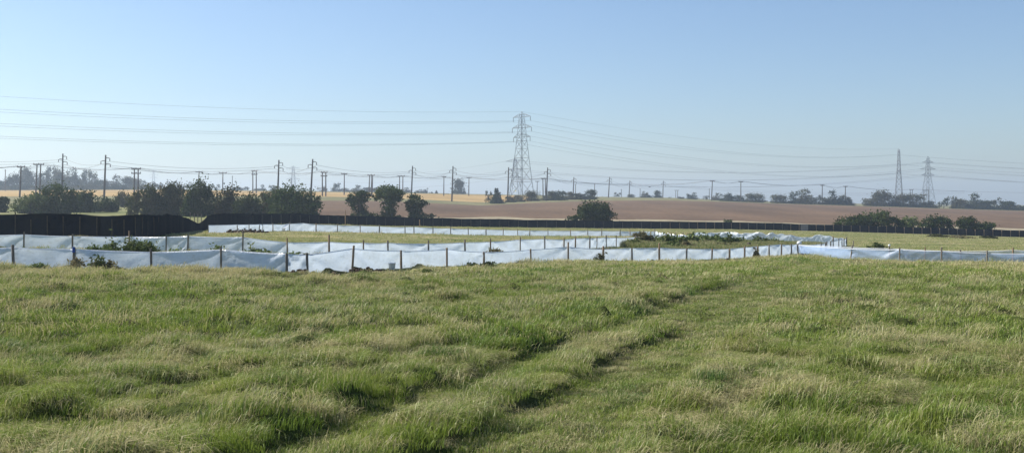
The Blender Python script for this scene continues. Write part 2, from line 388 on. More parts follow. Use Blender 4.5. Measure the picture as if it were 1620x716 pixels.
def scatter(name, protos, P, Rt, S, I, Tn, label, cat):
    c = bpy.data.collections.new(name+' clumps')
    for i, p in enumerate(protos): p.name = 'clump_%02d' % i; c.objects.link(p)
    me = bpy.data.meshes.new(name); me.vertices.add(len(P)); me.vertices.foreach_set('co', P.astype(np.float32).ravel())
    for nm, tp, dat, key in (('rot','FLOAT_VECTOR',Rt,'vector'),('scl','FLOAT_VECTOR',S,'vector'),('pick','INT',I,'value'),('tint','FLOAT',Tn,'value')):
        a = me.attributes.new(nm, tp, 'POINT'); a.data.foreach_set(key, np.ascontiguousarray(dat, dtype=np.int32 if tp == 'INT' else np.float32).ravel())
    o = bpy.data.objects.new(name, me); COL.objects.link(o)
    g = bpy.data.node_groups.new(name, 'GeometryNodeTree')
    g.interface.new_socket('Geometry', in_out='INPUT', socket_type='NodeSocketGeometry'); g.interface.new_socket('Geometry', in_out='OUTPUT', socket_type='NodeSocketGeometry')
    gi = g.nodes.new('NodeGroupInput'); go = g.nodes.new('NodeGroupOutput'); ip_ = g.nodes.new('GeometryNodeInstanceOnPoints')
    ci = g.nodes.new('GeometryNodeCollectionInfo'); ci.inputs[0].default_value = c; ci.inputs[1].default_value = True; ci.inputs[2].default_value = True
    mp = g.nodes.new('GeometryNodeMeshToPoints')
    g.links.new(gi.outputs[0], mp.inputs['Mesh']); g.links.new(mp.outputs[0], ip_.inputs['Points']); g.links.new(ci.outputs[0], ip_.inputs['Instance'])
    ip_.inputs['Pick Instance'].default_value = True
    for nm, tp, sock in (('pick','INT','Instance Index'),('rot','FLOAT_VECTOR','Rotation'),('scl','FLOAT_VECTOR','Scale')):
        na = g.nodes.new('GeometryNodeInputNamedAttribute'); na.data_type = tp; na.inputs[0].default_value = nm
        g.links.new(na.outputs[0], ip_.inputs[sock])
    g.links.new(ip_.outputs[0], go.inputs[0])
    md = o.modifiers.new('scatter', 'NODES'); md.node_group = g
    tag(o, label, cat, kind='stuff'); return o
rg = np.random.default_rng(3)
def pts_in(d0, d1, dens, margin=260):
    ulo, uhi = -margin, 1620+margin
    n = int(dens*(uhi-ulo)/F*(d1**2-d0**2)/2)
    d = np.sqrt(d0**2+(d1**2-d0**2)*rg.random(n)); u = ulo+(uhi-ulo)*rg.random(n)
    return (u-CX)*d/F, d, u
GP = []       # prototypes: kinds 0 lush, 1 straw stalks, 2 short, 3 matted ; lods 0..3
W_ = [.0048, .009, .016, .045]; Nn = [110, 70, 48, 30]; RD = [.17, .24, .36, .8]
for lod in range(4):
    w = W_[lod]; n = Nn[lod]; r = RD[lod]
    for s in range(3): GP.append(('grass', dict(n=n, rad=r, hmin=.035, hmax=.11, w=w, lean=.6, dmin=0, dmax=.62, seed=lod*50+s, spread=.9)))
    for s in range(3): GP.append(('grass', dict(n=int(n*.55), rad=r, hmin=.06, hmax=.19, w=w*.7, lean=.8, dmin=.3, dmax=1, seed=lod*50+10+s, seedhead=1, spread=.55)))
    for s in range(2): GP.append(('grass', dict(n=n, rad=r, hmin=.025, hmax=.06, w=w, lean=.7, dmin=.05, dmax=.72, seed=lod*50+20+s, spread=1.6)))
    for s in range(2): GP.append(('grass', dict(n=int(n*.8), rad=r*1.1, hmin=.10, hmax=.24, w=w*.9, lean=1.5, dmin=.25, dmax=.9, seed=lod*50+30+s, flat=.35, spread=.7, leanvar=.4)))
protos = [proto('clump', MAT[m], a) for m, a in GP]
PX = []; PY = []; PI_ = []; PS = []; PT = []
def add_layer(lod, d0, d1, dens):
    x, y, u = pts_in(d0, d1, dens)
    nw = near_w(x, y); fd = fence_d(u)
    s = track_s(x, y); on = sstep(62, 45, y)
    trk = sstep(-.02, .12, s)*sstep(2.9, 2.6, s)*on
    mid = sstep(.62, .75, s)*sstep(1.26, 1.16, s)*sstep(20, 15.5, y)
    q = rg.random(len(x))
    pat = fbm(x*.8+3, y*.7, 41); pat2 = fbm(x*2.6, y*2.3, 51)
    strawp = sstep(.44, .70, pat*.45+pat2*.55)
    fencedry = sstep(6.0, 2.0, np.abs(y-(fd-2.5)))*.62           # paler tall grass along the fence
    kind = np.where(q < .22+.20*strawp+fencedry, 1, 0)
    mat_ = (fbm(x*.8, y*.7, 61) > .56) & (rg.random(len(x)) < .6)
    kind = np.where(mat_, 3, kind)
    kind = np.where((trk > .5) & ((mid < .5) | (rg.random(len(x)) < .25)), np.where(rg.random(len(x)) < .14, 3, np.where(rg.random(len(x)) < .16, 0, 2)), kind)
    insc = (trk > .5) & (mid < .5)
    sc = (.62+.75*fbm(x*1.1, y*1.1, 71)+.18*rg.random(len(x)))
    edge = (s > 2.5) & (s < 2.98+.3*noise(y*.9, y*0, 14)) & (on > .5) & (rg.random(len(x)) < .38); kind = np.where(edge, 3, kind)
    tus = sstep(.55, .75, fbm(x*1.5, y*1.9, 21, 2)); sc = sc*(1+.35*tus)
    sc = np.where((mid > .5) & (trk > .5), sc*1.0, sc)
    bare = (u > 430) & (u < 790) & (y > fd-4.5) & (y < fd); sc = np.where(bare, sc*.5, sc)
    sc = np.where(insc & (kind != 2), sc*.55, sc)
    inside = (nw < .5)
    kind = np.where(inside, np.where(rg.random(len(x)) < .45, 1, np.where(rg.random(len(x)) < .5, 2, 0)), kind)
    sc = np.where(inside, sc*.62, sc)
    # bare strip at the fence foot
    keep = ~((y > fd-.25) & (y < fd+.4))
    keep &= ~((u > 440) & (u < 628) & (np.abs(y-(fd-.45)) < .55) & (rg.random(len(x)) < .8))
    ns = {0:(0,3),1:(3,3),2:(6,2),3:(8,2)}
    pick = np.zeros(len(x), int)
    for k, (b, c) in ns.items():
        mk = kind == k; pick[mk] = lod*10+b+rg.integers(0, c, mk.sum())
    tint = np.clip(.48+(pat-.5)*.6+(pat2-.5)*.6+(rg.random(len(x))-.5)*.5 + np.where(inside, .22, 0) + .35*fencedry, 0, 1)
    tint = np.where((trk > .5) & (mid < .5), np.clip(tint*.9+.17, 0, 1), tint)
    tint = np.where(edge, np.clip(tint+.12, 0, 1), tint)
    PX.append(x[keep]); PY.append(y[keep]); PI_.append(pick[keep]); PS.append(sc[keep]); PT.append(tint[keep])
add_layer(0, 5.2, 14, 62); add_layer(1, 13.5, 31, 34); add_layer(2, 30, 64, 15); add_layer(3, 62, 175, 1.6)
x = np.concatenate(PX); y = np.concatenate(PY); pick = np.concatenate(PI_); sc = np.concatenate(PS); tint = np.concatenate(PT)
beyond = y > ip(BF, x*F/y+CX)-.8                                       # nothing growing through the black fence
x, y, pick, sc, tint = [a[~beyond] for a in (x, y, pick, sc, tint)]
z = gz(x, y)
lean_dir = (fbm(x*.35, y*.35, 81)-.5)*3.0+(fbm(x*1.4, y*1.4, 85, 2)-.5)*4.2+rg.normal(0, .75, len(x))-.15
rot = np.stack([rg.normal(0, .08, len(x)), rg.normal(0, .08, len(x)), lean_dir], 1)
scl = np.stack([np.clip(sc, .6, 1.3)]*2+[sc], 1)
scatter('meadow_grass', protos, np.stack([x, y, z], 1), rot, scl, pick, tint, 'rough green and straw coloured grass covering the field in front', 'grass')

# ------------------------------------------------------------------ fences
def sheet(name, pts, hts, parent, m, edge=None, off=.03, seed=0, sub=14, rows=9, sag=.013, fold=.05, crumple=0, dip=None, thick_edge=.016):
    """film hung between posts: pts = (x,y,zbase), hts = film height at each post"""
    r = random.Random(seed); V = []; Ff = []; n = 0; top = []
    cols = []
    for i in range(len(pts)-1):
        a, b = Vector(pts[i]), Vector(pts[i+1]); dv = b-a; L = max(dv.length, .1)
        nr = Vector((dv.y, -dv.x, 0)).normalized()
        if nr.y > 0: nr = -nr
        sg = sag*(.4+1.2*r.random())*min(L/2, 1.5); pa = [r.uniform(5, 11) for _ in range(2)]; ph = [r.uniform(0, 6) for _ in range(2)]
        am = [fold*r.uniform(.3, 1.3) for _ in range(2)]; diag = r.choice([0, 1, -1]); belly = r.uniform(-.02, .025)
        for j in range(sub+(1 if i == len(pts)-2 else 0)):
            t = j/sub; col = []
            base = a+dv*t; h = hts[i]*(1-t)+hts[i+1]*t-sg*4*t*(1-t)
            if crumple: h += crumple*(noise(np.array([i*3.1+t*3]), np.array([seed*1.7]), 3)[0]-.6)
            gzv = float(gz(np.array([base.x]), np.array([base.y]))[0])
            for k in range(rows):
                q = k/(rows-1)
                zb = min(gzv, base.z)-.03
                zz = zb+(base.z+h-zb)*q
                o = 0
                for e, tt in ((0, t), (1, 1-t)):
                    dx = tt*L; dz = (1-q)*h+.02; ang = math.atan2(dz, dx+.02); rr = math.hypot(dx, dz)
                    o += am[e]*math.sin(ang*pa[e]+ph[e])*math.exp(-((rr-.3)/.75)**2)*min(1, rr*4)*(1 if tt > .01 else 0)
                if diag: o += .03*math.exp(-((q-(t if diag > 0 else 1-t))/.07)**2)
                o += belly*math.sin(math.pi*t)*math.sin(math.pi*q)
                if crumple: o += crumple*.5*(fbm(np.array([i*5+t*6.]), np.array([q*4.+seed]), 9)[0]-.5)
                p = base+nr*(o-off); col.append((p.x, p.y, zz))
            cols.append(col); top.append((col[-1], nr))
    for c in cols: V += c
    for i in range(len(cols)-1):
        for k in range(rows-1):
            p = i*rows+k; Ff.append((p, p+rows, p+rows+1, p+1))
    s = mesh('plastic_sheet' if edge is not None else 'membrane', V, Ff, m, parent, smooth=True)
    if edge is not None:
        V2 = []; F2 = []
        hw = edge
        for (p, nr) in top:
            for (dx, dz) in ((-.022, -.004), (-.008, .010), (.014, -hw)):
                V2.append((p[0]+nr.x*dx, p[1]+nr.y*dx, p[2]+dz))
        for i in range(len(top)-1):
            for k in range(2): F2.append((i*3+k, i*3+k+1, (i+1)*3+k+1, (i+1)*3+k))
        mesh('folded_hem', V2, F2, MAT['polyedge'], s)
    return s
def stake(parent, x, y, zb, h, w=.055, rz=0, lean=(0, 0), m=None, name='post'):
    b = MB(); c = .006
    z0 = zb-.12
    # chamfered stake with a slightly bruised top
    b.box((0,0,0), (w, w, h+.12-.012), .97, rz, lean); b.box((lean[0], lean[1], h+.12-.012), (w*.95, w*.95, .012), .75, rz)
    o = b.build(name, m or MAT['stake'], parent)
    o.location = (x, y, z0); return o
def P3(u, d, dz=0):
    x, y = at(u, d); return (x, y, ground(u, d)+dz)
def fence(name, tbl, label, cat, hgt=.55, posth=None, m='poly', edge=.022, seed=1, group=None, rz=(.1, .5), w=.055, side=-1, greyw=.3, **kw):
    """tbl rows: (column, distance[, film height, post height or 0 for none, lean])"""
    x0, y0, z0 = P3(tbl[0][0], tbl[0][1])
    t = thing(name, label, cat, (0,0,0), 0, group)
    r = random.Random(seed)
    pts = [P3(a[0], a[1]) for a in tbl]; hts = [(a[2] if len(a) > 2 and a[2] else hgt) for a in tbl]
    sheet('sheet', pts, hts, t, MAT[m], edge, seed=seed, **kw)
    posts = []
    for a, p, h in zip(tbl, pts, hts):
        ph = a[3] if len(a) > 3 and a[3] is not None else h+(posth if posth is not None else .05+.10*r.random())
        if ph <= 0: continue
        ln = a[4] if len(a) > 4 else r.uniform(-.025, .025)
        posts.append(stake(t, p[0], p[1]-.02+side*0, p[2], ph, w*r.uniform(.85, 1.15), r.uniform(*rz), (ln, r.uniform(-.03, .03)), MAT['stake_grey'] if r.random() < greyw else MAT['stake']))
    return t, posts
# nearest white fence, left and middle
nf = []
ph = {22:.66,117:.62,240:.68,350:.66,454:.60,487:.64,557:.78,635:.58,707:.62,766:.60,840:.60,899:.84,954:.72,1000:.58,1043:.80,1086:.60,1126:.60,1154:.58,1178:.64,1198:.62,1217:.66,1236:.62,1252:.64,1262:.60}
hh = {557:.68,487:.58,635:.55,840:.55,899:.63,1198:.60,1217:.62,1236:.60}
for u, d in NF:
    nf.append((u, d, hh.get(u, .57), ph.get(u, .64), {557:.05}.get(u, rnd.uniform(-.02, .02))))
t1, posts1 = fence('plastic_fence', nf, 'nearest long white plastic fence on wooden stakes, crossing from the left edge to the corner', 'fence', seed=5, rz=(.3, .75), w=.062, greyw=.15)
for o, (u, d) in zip(posts1, NF):
    if u < 500: o.data.materials[0] = MAT['stake_grey']
bw = MB(); bw.box((0,0,0), (.078,.078,.16), .95, .5); o = bw.build('blue_wrap', MAT['blue'], posts1[2]); o.location = (0,0,.60)
t2, _ = fence('plastic_fence', [(u, d, .52, p, l) for (u, d), p, l in zip(NF2, (0,.68,.62,.70,.64,.60,.6), (0,.10,-.01,0,.01,0,0))],
   'clearer bluish plastic fence running from the corner to the right edge', 'fence', m='polyclear', seed=11, rz=(.1, .3), greyw=.7, w=.05, fold=.08, edge=.012)
# its second film line behind
tb = [(1262,62),(1330,57,None,.0),(1407,54.5,.50,.62),(1463,53.5,.50,.66),(1520,53,.50,.58),(1602,52,.5,.62),(1690,51,.5,.6)]
t2b, _ = fence('plastic_fence', tb, 'faint second plastic fence just behind the bluish one at the right', 'fence', hgt=.5, m='polyclear', seed=12, greyw=.9, w=.05, edge=.008)
# second white fence
SF = [(-60,42),(38,42,.55,.66),(115,42,.53,.62),(205,42,.55,.78),(263,41.6,.55,.60),(297,41.4,.54,.64),(384,41,.56,.80),(455,41,.50,.68),(521,42,.50,.78),(575,44,.52,.64),(614,46,.54,.66),
      (678,47,.57,.72),(736,48,.56,.70),(776,49,.56,.70),(823,51,.56,.68),(862,53,.58,.72),(892,54.5,.56,.66),(910,55.5,.58,.68),(933,56.6,.55,.66),(944,57.6,.55,.64),(959,59,.55,.66),(975,61,.54,.68),
      (1005,66,.54,.62),(1028,71,.52,.55),(1052,76,.52,.6),(1075,81,.52,.6),(1094,86,.52,.6)]
t3, _ = fence('plastic_fence', SF, 'second white plastic fence, behind the nearest one, curving away past the weeds', 'fence', seed=21, rz=(0, .6), greyw=.5, w=.052)
# far white fence, left to middle
TF = [(330,75,.52,.56),(376,76,.52,.5),(394,77,.52,.56),(410,77.5,.52,.5),(416,78,.52,.60),(432,79,.50,.58),(447,80,.46,0),(458,80.5,.50,.66),(480,81,.6,0),(500,82,.52,.62),(534,83,.52,.66),(570,84,.52,.60),(600,85,.52,.66),(641,87,.50,.60),
      (655,88,.50,.62),(685,89,.48,.60),(713,90,.50,.66),(741,91.5,.50,.64),(769,93,.48,.56),(796,94,.46,.64),(819,95.5,.46,.6),(838,96,.46,.62),(867,97,.46,.64),(903,98,.46,.6),(930,99,.46,.6),(952,99.5,.46,.72),(981,100,.46,.66),(997,100,.44,.64),(1018,100,.44,.6),(1036,100,.44,.7)]
t4, _ = fence('plastic_fence', TF, 'farthest low white plastic fence, in front of the black membrane fence', 'fence', seed=31, rz=(0, .6), greyw=.6, w=.06, sub=8, rows=6)
# slack film with a cluster of stakes joining far fence to the right-hand pen
CF = [(1036,100,.44,0),(1042,98,.40,.38),(1047,97,.42,.3),(1053,96,.36,.35),(1058,95.5,.40,.52),(1062,95,.36,.55),(1069,94.5,.30,.5),(1081,93.5,.35,.55),(1087,93,.38,.58),(1094,92.5,.42,.52),(1099,92,.45,.55),(1103,91.5,.45,.6)]
t5, _ = fence('plastic_fence', CF, 'short slack white fence stretch with closely spaced dark stakes behind the weeds', 'fence', seed=41, rz=(0, .6), greyw=.8, w=.06, sub=6, rows=6, crumple=.2)
RF = [(1094,86,.60,0),(1103,87,.70,.60),(1125,87.5,.72,0),(1150,87,.80,0),(1175,86,.74,0),(1200,85.5,.80,0),(1225,85,.80,0),(1250,85,.76,0),(1275,85,.68,0),(1297,85,.76,.2),(1318,85,.70,.7),(1339,85,.60,.66)]
t6, _ = fence('plastic_fence', RF, 'crumpled bright white plastic fence along the back of the weedy pen', 'fence', seed=51, rz=(0, .6), greyw=.8, w=.06, sub=14, rows=9, crumple=.20, fold=.09, sag=.05)
GF = [(1339,85,.54,.60),(1335,83,.54,.62),(1332,81,.54,.62),(1327,79,.54,.66),(1318,75.5,.5,.66),(1314,73.5,.48,.56),(1308,71,.46,.56),(1306,69.5,.46,.52),(1299,67.5,.42,.50),(1262,60.7,.5,0)]
t7, _ = fence('plastic_fence', GF, 'side fence of closely spaced stakes closing the weedy pen on its right', 'fence', seed=61, m='poly', rz=(0, .6), greyw=.9, w=.06, sub=5, rows=6)
# black membrane fences
LB = [(-60,57,1.22,1.2),(25,57,1.18,1.28),(50,57,1.2,.9),(76,57,1.22,1.1),(101,57,1.22,1.1),(127,57,1.24,1.1),(154,57,1.16,1.1),(178,57,1.18,1.0),(197,57.3,1.22,1.0),(215,57.8,1.24,1.1),(226,58.5,1.24,1.1),(234,59.5,1.22,1.1),
      (244,60.5,1.22,1.1),(251,61.5,1.22,1.1),(257,63,1.20,1.1),(263,64.5,1.20,1.1),(269,66,1.18,1.1),(275,68,1.16,1.0),(281,70,1.14,1.0),(287,72,1.08,1.0),(293,74,1.0,.9),(298,76,.95,.8),(303,78,.78,.7),(308,80,.66,.6),(314,82,.52,.5)]
t8, bp = fence('membrane_fence', LB, 'tall black membrane fence on stakes at the left, falling away to a low gap', 'fence', m='black', edge=None, seed=71, rz=(0, .4), greyw=.3, w=.07, sag=.035, fold=.035, sub=10, rows=8)
for o in bp: o.data.materials[0] = MAT['bark']; o.scale = (.7,.7,1)
fb = [(314,82,.52,.5),(320,84,.72,0),(327,86,1.05,0),(336,88,1.22,1.1),(352,92,1.26,1.1),(368,97,1.22,1.1),(385,101,1.18,1.1)]
u = 400.0
while u < 1700:
    d = float(ip(BF, u)); v = 1.13+.10*(float(noise(np.array([u*.03]), np.array([1.]), 2)[0])-.5)
    if u > 1240: v -= .03
    fb.append((u, d, v, 1.02 if u > 1080 else .95, 0)); u += 15.0 if u < 1080 else (13.4 if u < 1300 else 14.0)
t9, bp9 = fence('membrane_fence', fb, 'long low black membrane fence crossing the whole view beyond the white fences', 'fence', m='black', edge=None, seed=81, rz=(0, .4), greyw=.35, w=.10, sag=.012, fold=.03, sub=4, rows=5)
for t in (t8, t9):
    for o in t.children:
        if o.name.startswith('post'): o.location.y -= .05
for o in t9.children:
    if o.name.startswith('post') and o.location.x*F/o.location.y+CX < 1060: o.data.materials[0] = MAT['stake_grey']; o.scale = (.5,.5,1)
pp = [P3(1266.5,177.6,0), P3(1278,177.6,0)]
b = MB(); a, c = pp
b.box(((a[0]+c[0])/2, a[1]-.12, min(a[2], c[2])-.05), (c[0]-a[0], .03, 1.14)); b.build('grey_patch', MAT['greysheet'], t9)
# tall lone stakes beside the fences
def lone(u, d, h, label, w=.08, m='stake', name='wooden_stake', lean=0):
    x_, y_, z_ = P3(u, d); o = stake(None, x_, y_, z_, h, w, .4, (lean, 0), MAT[m], name); tag(o, label, 'stake'); return o
lone(546.5,118,1.75,'tall pale stake standing against the black fence left of the three hawthorns')
lone(664,121,1.0,'short pale stake before the black fence, right of the three hawthorns')
lone(1185,63,.62,'thick dark stump of a stake among the weeds in the pen',.16,'bark')
lone(1350,80,.5,'thin stake just outside the right end of the weedy pen',.05,'stake_grey')
for i, (u, lb) in enumerate(((301,'wire fence stake in the gap of the black fence, leftmost of four'),(307.5,'wire fence stake in the gap of the black fence, second of four'),(313,'wire fence stake in the gap of the black fence, third of four'),(318.5,'wire fence stake in the gap of the black fence, rightmost of four'))):
    x_, y_, z_ = P3(u, 100); o = stake(None, x_, y_, z_, 1.15, .07, .3, (0,0), MAT['stake_grey'], 'wire_fence_post'); tag(o, lb, 'post', 'posts in the fence gap')

# ------------------------------------------------------------------ trees and bushes
def leaves(blobs, n, leaf, seed, hollow=.55, clump=26, csz=.22, elong=1.0):
    """blobs (cx,cy,cz,rx,ry,rz): leaf faces gathered in clumps through each ellipsoid"""
    g = np.random.default_rng(seed); vol = np.array([b[3]*b[4]*b[5] for b in blobs])**(2/3); vol = vol/vol.sum()
    C = []
    for b, w in zip(blobs, vol):
        k = max(4, int(clump*w*len(blobs))); d = g.normal(size=(k, 3)); d /= np.linalg.norm(d, axis=1)[:, None]
        r = hollow+(1.0-hollow)*g.random(k)**.6; c = d*r[:, None]*np.array(b[3:])+np.array(b[:3])
        m = max(3, int(n*w/k))
        s = csz*np.array(b[3:])
        for ci in c:
            q = int(m*g.uniform(.4, 1.6)); C.append(ci+g.normal(size=(q, 3))*s*g.uniform(.6, 1.3))
    C = np.concatenate(C); m = len(C)
    a = g.normal(size=(m, 3)); a /= np.linalg.norm(a, axis=1)[:, None]; b = np.cross(a, g.normal(size=(m, 3))); b /= np.linalg.norm(b, axis=1)[:, None]
    s = (leaf*g.uniform(.5, 1.4, m))[:, None]
    V = np.stack([C-a*s*elong, C+b*s*.55, C+a*s*elong, C-b*s*.55], 1).reshape(-1, 3)
    return V, (np.arange(m)[:, None]*4+np.arange(4)[None])
def limbs(b, base, top, r, n, seed, spread=.5):
    q = random.Random(seed); base = Vector(base); top = Vector(top); H_ = (top-base).length
    mid = base+(top-base)*.5+Vector((q.uniform(-.05,.05), q.uniform(-.05,.05), 0))*H_
    b.tube([base, mid, top], [r, r*.7, r*.15], 6)
    for i in range(n):
        t = q.uniform(.15, .8); p = base+(top-base)*t; a = q.uniform(0, 6.28); L = H_*q.uniform(.25, .5)*spread*2
        e = p+Vector((math.cos(a)*L*.7, math.sin(a)*L*.7, L*q.uniform(.3, .8)))
        m = (p+e)/2+Vector((0,0,-L*.06)); b.tube([p, m, e], [r*.5*(1-t*.5), r*.3, r*.06], 5)
def bush(name, blobs_px, d, label, mat='leafA', n=3200, leaf=.19, seed=0, group=None, cat='bush', base_row=None, ub=None, hollow=.45, trunk=True, csz=.22, clump=26, tr=.12):
    """blobs given as (column, row, half width px, half height px); real depth equals width"""
    ub = ub if ub is not None else sum(b[0]*b[2] for b in blobs_px)/sum(b[2] for b in blobs_px)
    k = d/F; X, Y = at(ub, d); zb = ground(ub, d)
    g = random.Random(seed); bl = []
    for (u, r, w, h) in blobs_px:
        bl.append(((u-ub)*k, g.uniform(-.5, .5)*w*k, zrow(r, d)-zb, w*k, w*k*g.uniform(.8, 1.2), h*k))
    if name == 'bush': bl += [(b_[0], b_[1], b_[5]*.45, b_[3]*.95, b_[4]*.9, b_[5]*.5) for b_ in bl if b_[2] > b_[5]*.9]
    t = thing(name, label, cat, (X, Y, zb), 0, group)
    V, Fq = leaves(bl, int(n*1.5), leaf, seed, hollow, clump, csz); V[:, 2] = np.maximum(V[:, 2], -.05)
    mesh('crown', V, Fq, MAT[mat], t)
    if trunk:
        m = MB(); top = max(b[2]+b[5]*.5 for b in bl)
        limbs(m, (0,0,-.2), (g.uniform(-.2,.2), 0, top), tr, 7, seed)
        for b_ in bl[:6]: m.tube([(g.uniform(-.15,.15), 0, 0), (b_[0]*.5, b_[1]*.5, b_[2]*.5), (b_[0], b_[1], b_[2]+b_[5]*.5)], [tr*.7, tr*.45, tr*.1], 5)
        m.build('trunk', MAT['bark'], t)
    return t
G1 = 'bushes of the hedge beyond the black fence'
bush('bush', [(92,318,27,26),(75,322,18,18),(112,320,14,18)], 172, 'big rounded dark bush behind the black fence at the left', seed=1, group=G1, n=5200)
bush('bush', [(48,322,22,12),(62,316,14,10),(32,326,16,8)], 168, 'lower greener bush just left of the big rounded dark bush', mat='leafG', seed=2, group=G1, n=2600)
bush('bush', [(137,318,15,15),(128,324,10,12)], 185, 'medium dark bush directly right of the big rounded one', seed=3, group=G1)
bush('bush', [(164,323,17,10),(178,327,10,7)], 190, 'low dark bush under the second tall pole', seed=4, group=G1, n=1800)
bush('bush', [(197,314,14,12),(188,320,10,9)], 230, 'pale thin bush at the foot of the twin poles', mat='leafB', seed=5, group=G1, n=1500)
bush('bush', [(3,322,9,10),(-8,324,14,12)], 175, 'dark bush cut off by the left edge', seed=6, group=G1, n=1600)
bush('bush', [(214,326,12,18),(230,316,18,22),(244,322,16,22)], 172, 'olive bush at the left end of the long hedge', mat='leafB', seed=7, group=G1, n=4200)
bush('bush', [(268,317,20,25),(282,314,18,24),(262,330,18,12)], 174, 'broad brownish bush in the left of the long hedge', mat='leafB', seed=8, group=G1, n=4600)
bush('bush', [(318,316,18,27),(327,304,9,14),(306,322,14,20)], 170, 'tallest dark green bush of the long hedge', seed=9, group=G1, n=4800)
bush('bush', [(352,322,17,20),(366,316,14,20),(345,330,14,12)], 174, 'bush with brown top between the tallest bush and the hedge gap', mat='leafB', seed=10, group=G1, n=3800)
bush('bush', [(394,326,17,18),(383,330,14,14)], 170, 'lower rounded bush in the middle of the long hedge', seed=11, group=G1, n=3200)
bush('bush', [(418,324,13,19),(410,332,14,12)], 176, 'lower brown tinged bush left of the hedge end bush', mat='leafB', seed=12, group=G1, n=2800)
bush('bush', [(462,318,26,24),(486,324,18,22),(442,322,18,22),(470,330,34,14)], 166, 'large dense dark bush ending the long hedge on its right', seed=13, group=G1, n=7800)
bush('bush', [(438,308,11,10),(446,312,10,10)], 210, 'thin brown bush rising behind the hedge end bush', mat='leafB', seed=14, group=G1, n=1400)
bush('hawthorn_tree', [(566,312,17,10),(574,309,12,8),(558,318,11,8),(568,332,12,16),(572,343,20,7)], 186, 'small windswept hawthorn, leftmost of the three in the field', seed=15, group='hawthorns against the field', cat='tree', n=2600, tr=.22, hollow=.35, csz=.2)
bush('hawthorn_tree', [(612,304,20,11),(628,308,13,9),(600,309,10,8),(616,322,13,14),(616,338,12,12),(622,345,18,6)], 186, 'tallest crooked hawthorn, in the middle of the three', seed=16, group='hawthorns against the field', cat='tree', n=3600, tr=.25, hollow=.35, csz=.2)
bush('hawthorn_tree', [(656,320,14,11),(668,323,9,6),(648,327,8,9),(658,336,14,12),(668,344,20,6)], 186, 'lowest hawthorn, rightmost of the three', seed=17, group='hawthorns against the field', cat='tree', n=2400, tr=.2, hollow=.35, csz=.2)
bush('bush', [(590,348,16,5),(540,346,24,4),(700,350,25,3)], 170, 'low dark scrub along the foot of the three hawthorns', seed=18, n=1200, trunk=False)
bush('bush', [(940,334,22,13),(951,331,14,11),(926,338,14,10),(958,341,18,8),(912,345,14,4)], 186, 'lone dense dome shaped bush by the black fence in the middle', seed=19, n=6200)
bush('bush', [(1153,351,7,4)], 195, 'tiny round bush at the near edge of the ploughed field', seed=20, n=400, trunk=False, leaf=.14)
G2 = 'bushes behind the black fence at the right'
bush('bush', [(1340,351,17,8),(1358,350,16,9)], 190, 'low bush starting the right-hand scrub', seed=21, group=G2, n=2000)
bush('bush', [(1380,348,22,11),(1392,346,16,10),(1410,352,18,8)], 189, 'broadest bush of the right-hand scrub', seed=22, group=G2, n=3600)
bush('bush', [(1441,352,12,9),(1430,357,10,5)], 192, 'small pale green bush in the middle of the right-hand scrub', mat='leafG', seed=23, group=G2, n=1400)
bush('bush', [(1482,351,16,11),(1496,354,12,8),(1466,355,12,7)], 190, 'dark bush right of the small pale one in the scrub', seed=24, group=G2, n=2600)
bush('bush', [(1527,352,14,9),(1537,355,10,6)], 190, 'open topped bush, second last of the right-hand scrub', seed=25, group=G2, n=1700)
bush('bush', [(1560,358,16,6),(1552,360,16,5)], 190, 'flat low bush ending the right-hand scrub', seed=26, group=G2, n=1300)
for i, (u_, d_, w_, lb) in enumerate([(1480,150,11,'low reddish bramble patch in the pasture before the right scrub, left of three'),(1515,146,14,'low reddish bramble patch in the pasture before the right scrub, middle of three'),(1560,150,9,'low reddish bramble patch in the pasture before the right scrub, right of three')]):
    r0 = float(Y0+(H-ground(u_, d_))*F/d_)
    bush('bramble_patch', [(u_, r0-1.5, w_, 2.4),(u_+w_*.8, r0-1, w_*.8, 2.0)], d_, lb, mat='leafD' if i == 1 else 'leafB', n=900, trunk=False, seed=30+i, leaf=.12)
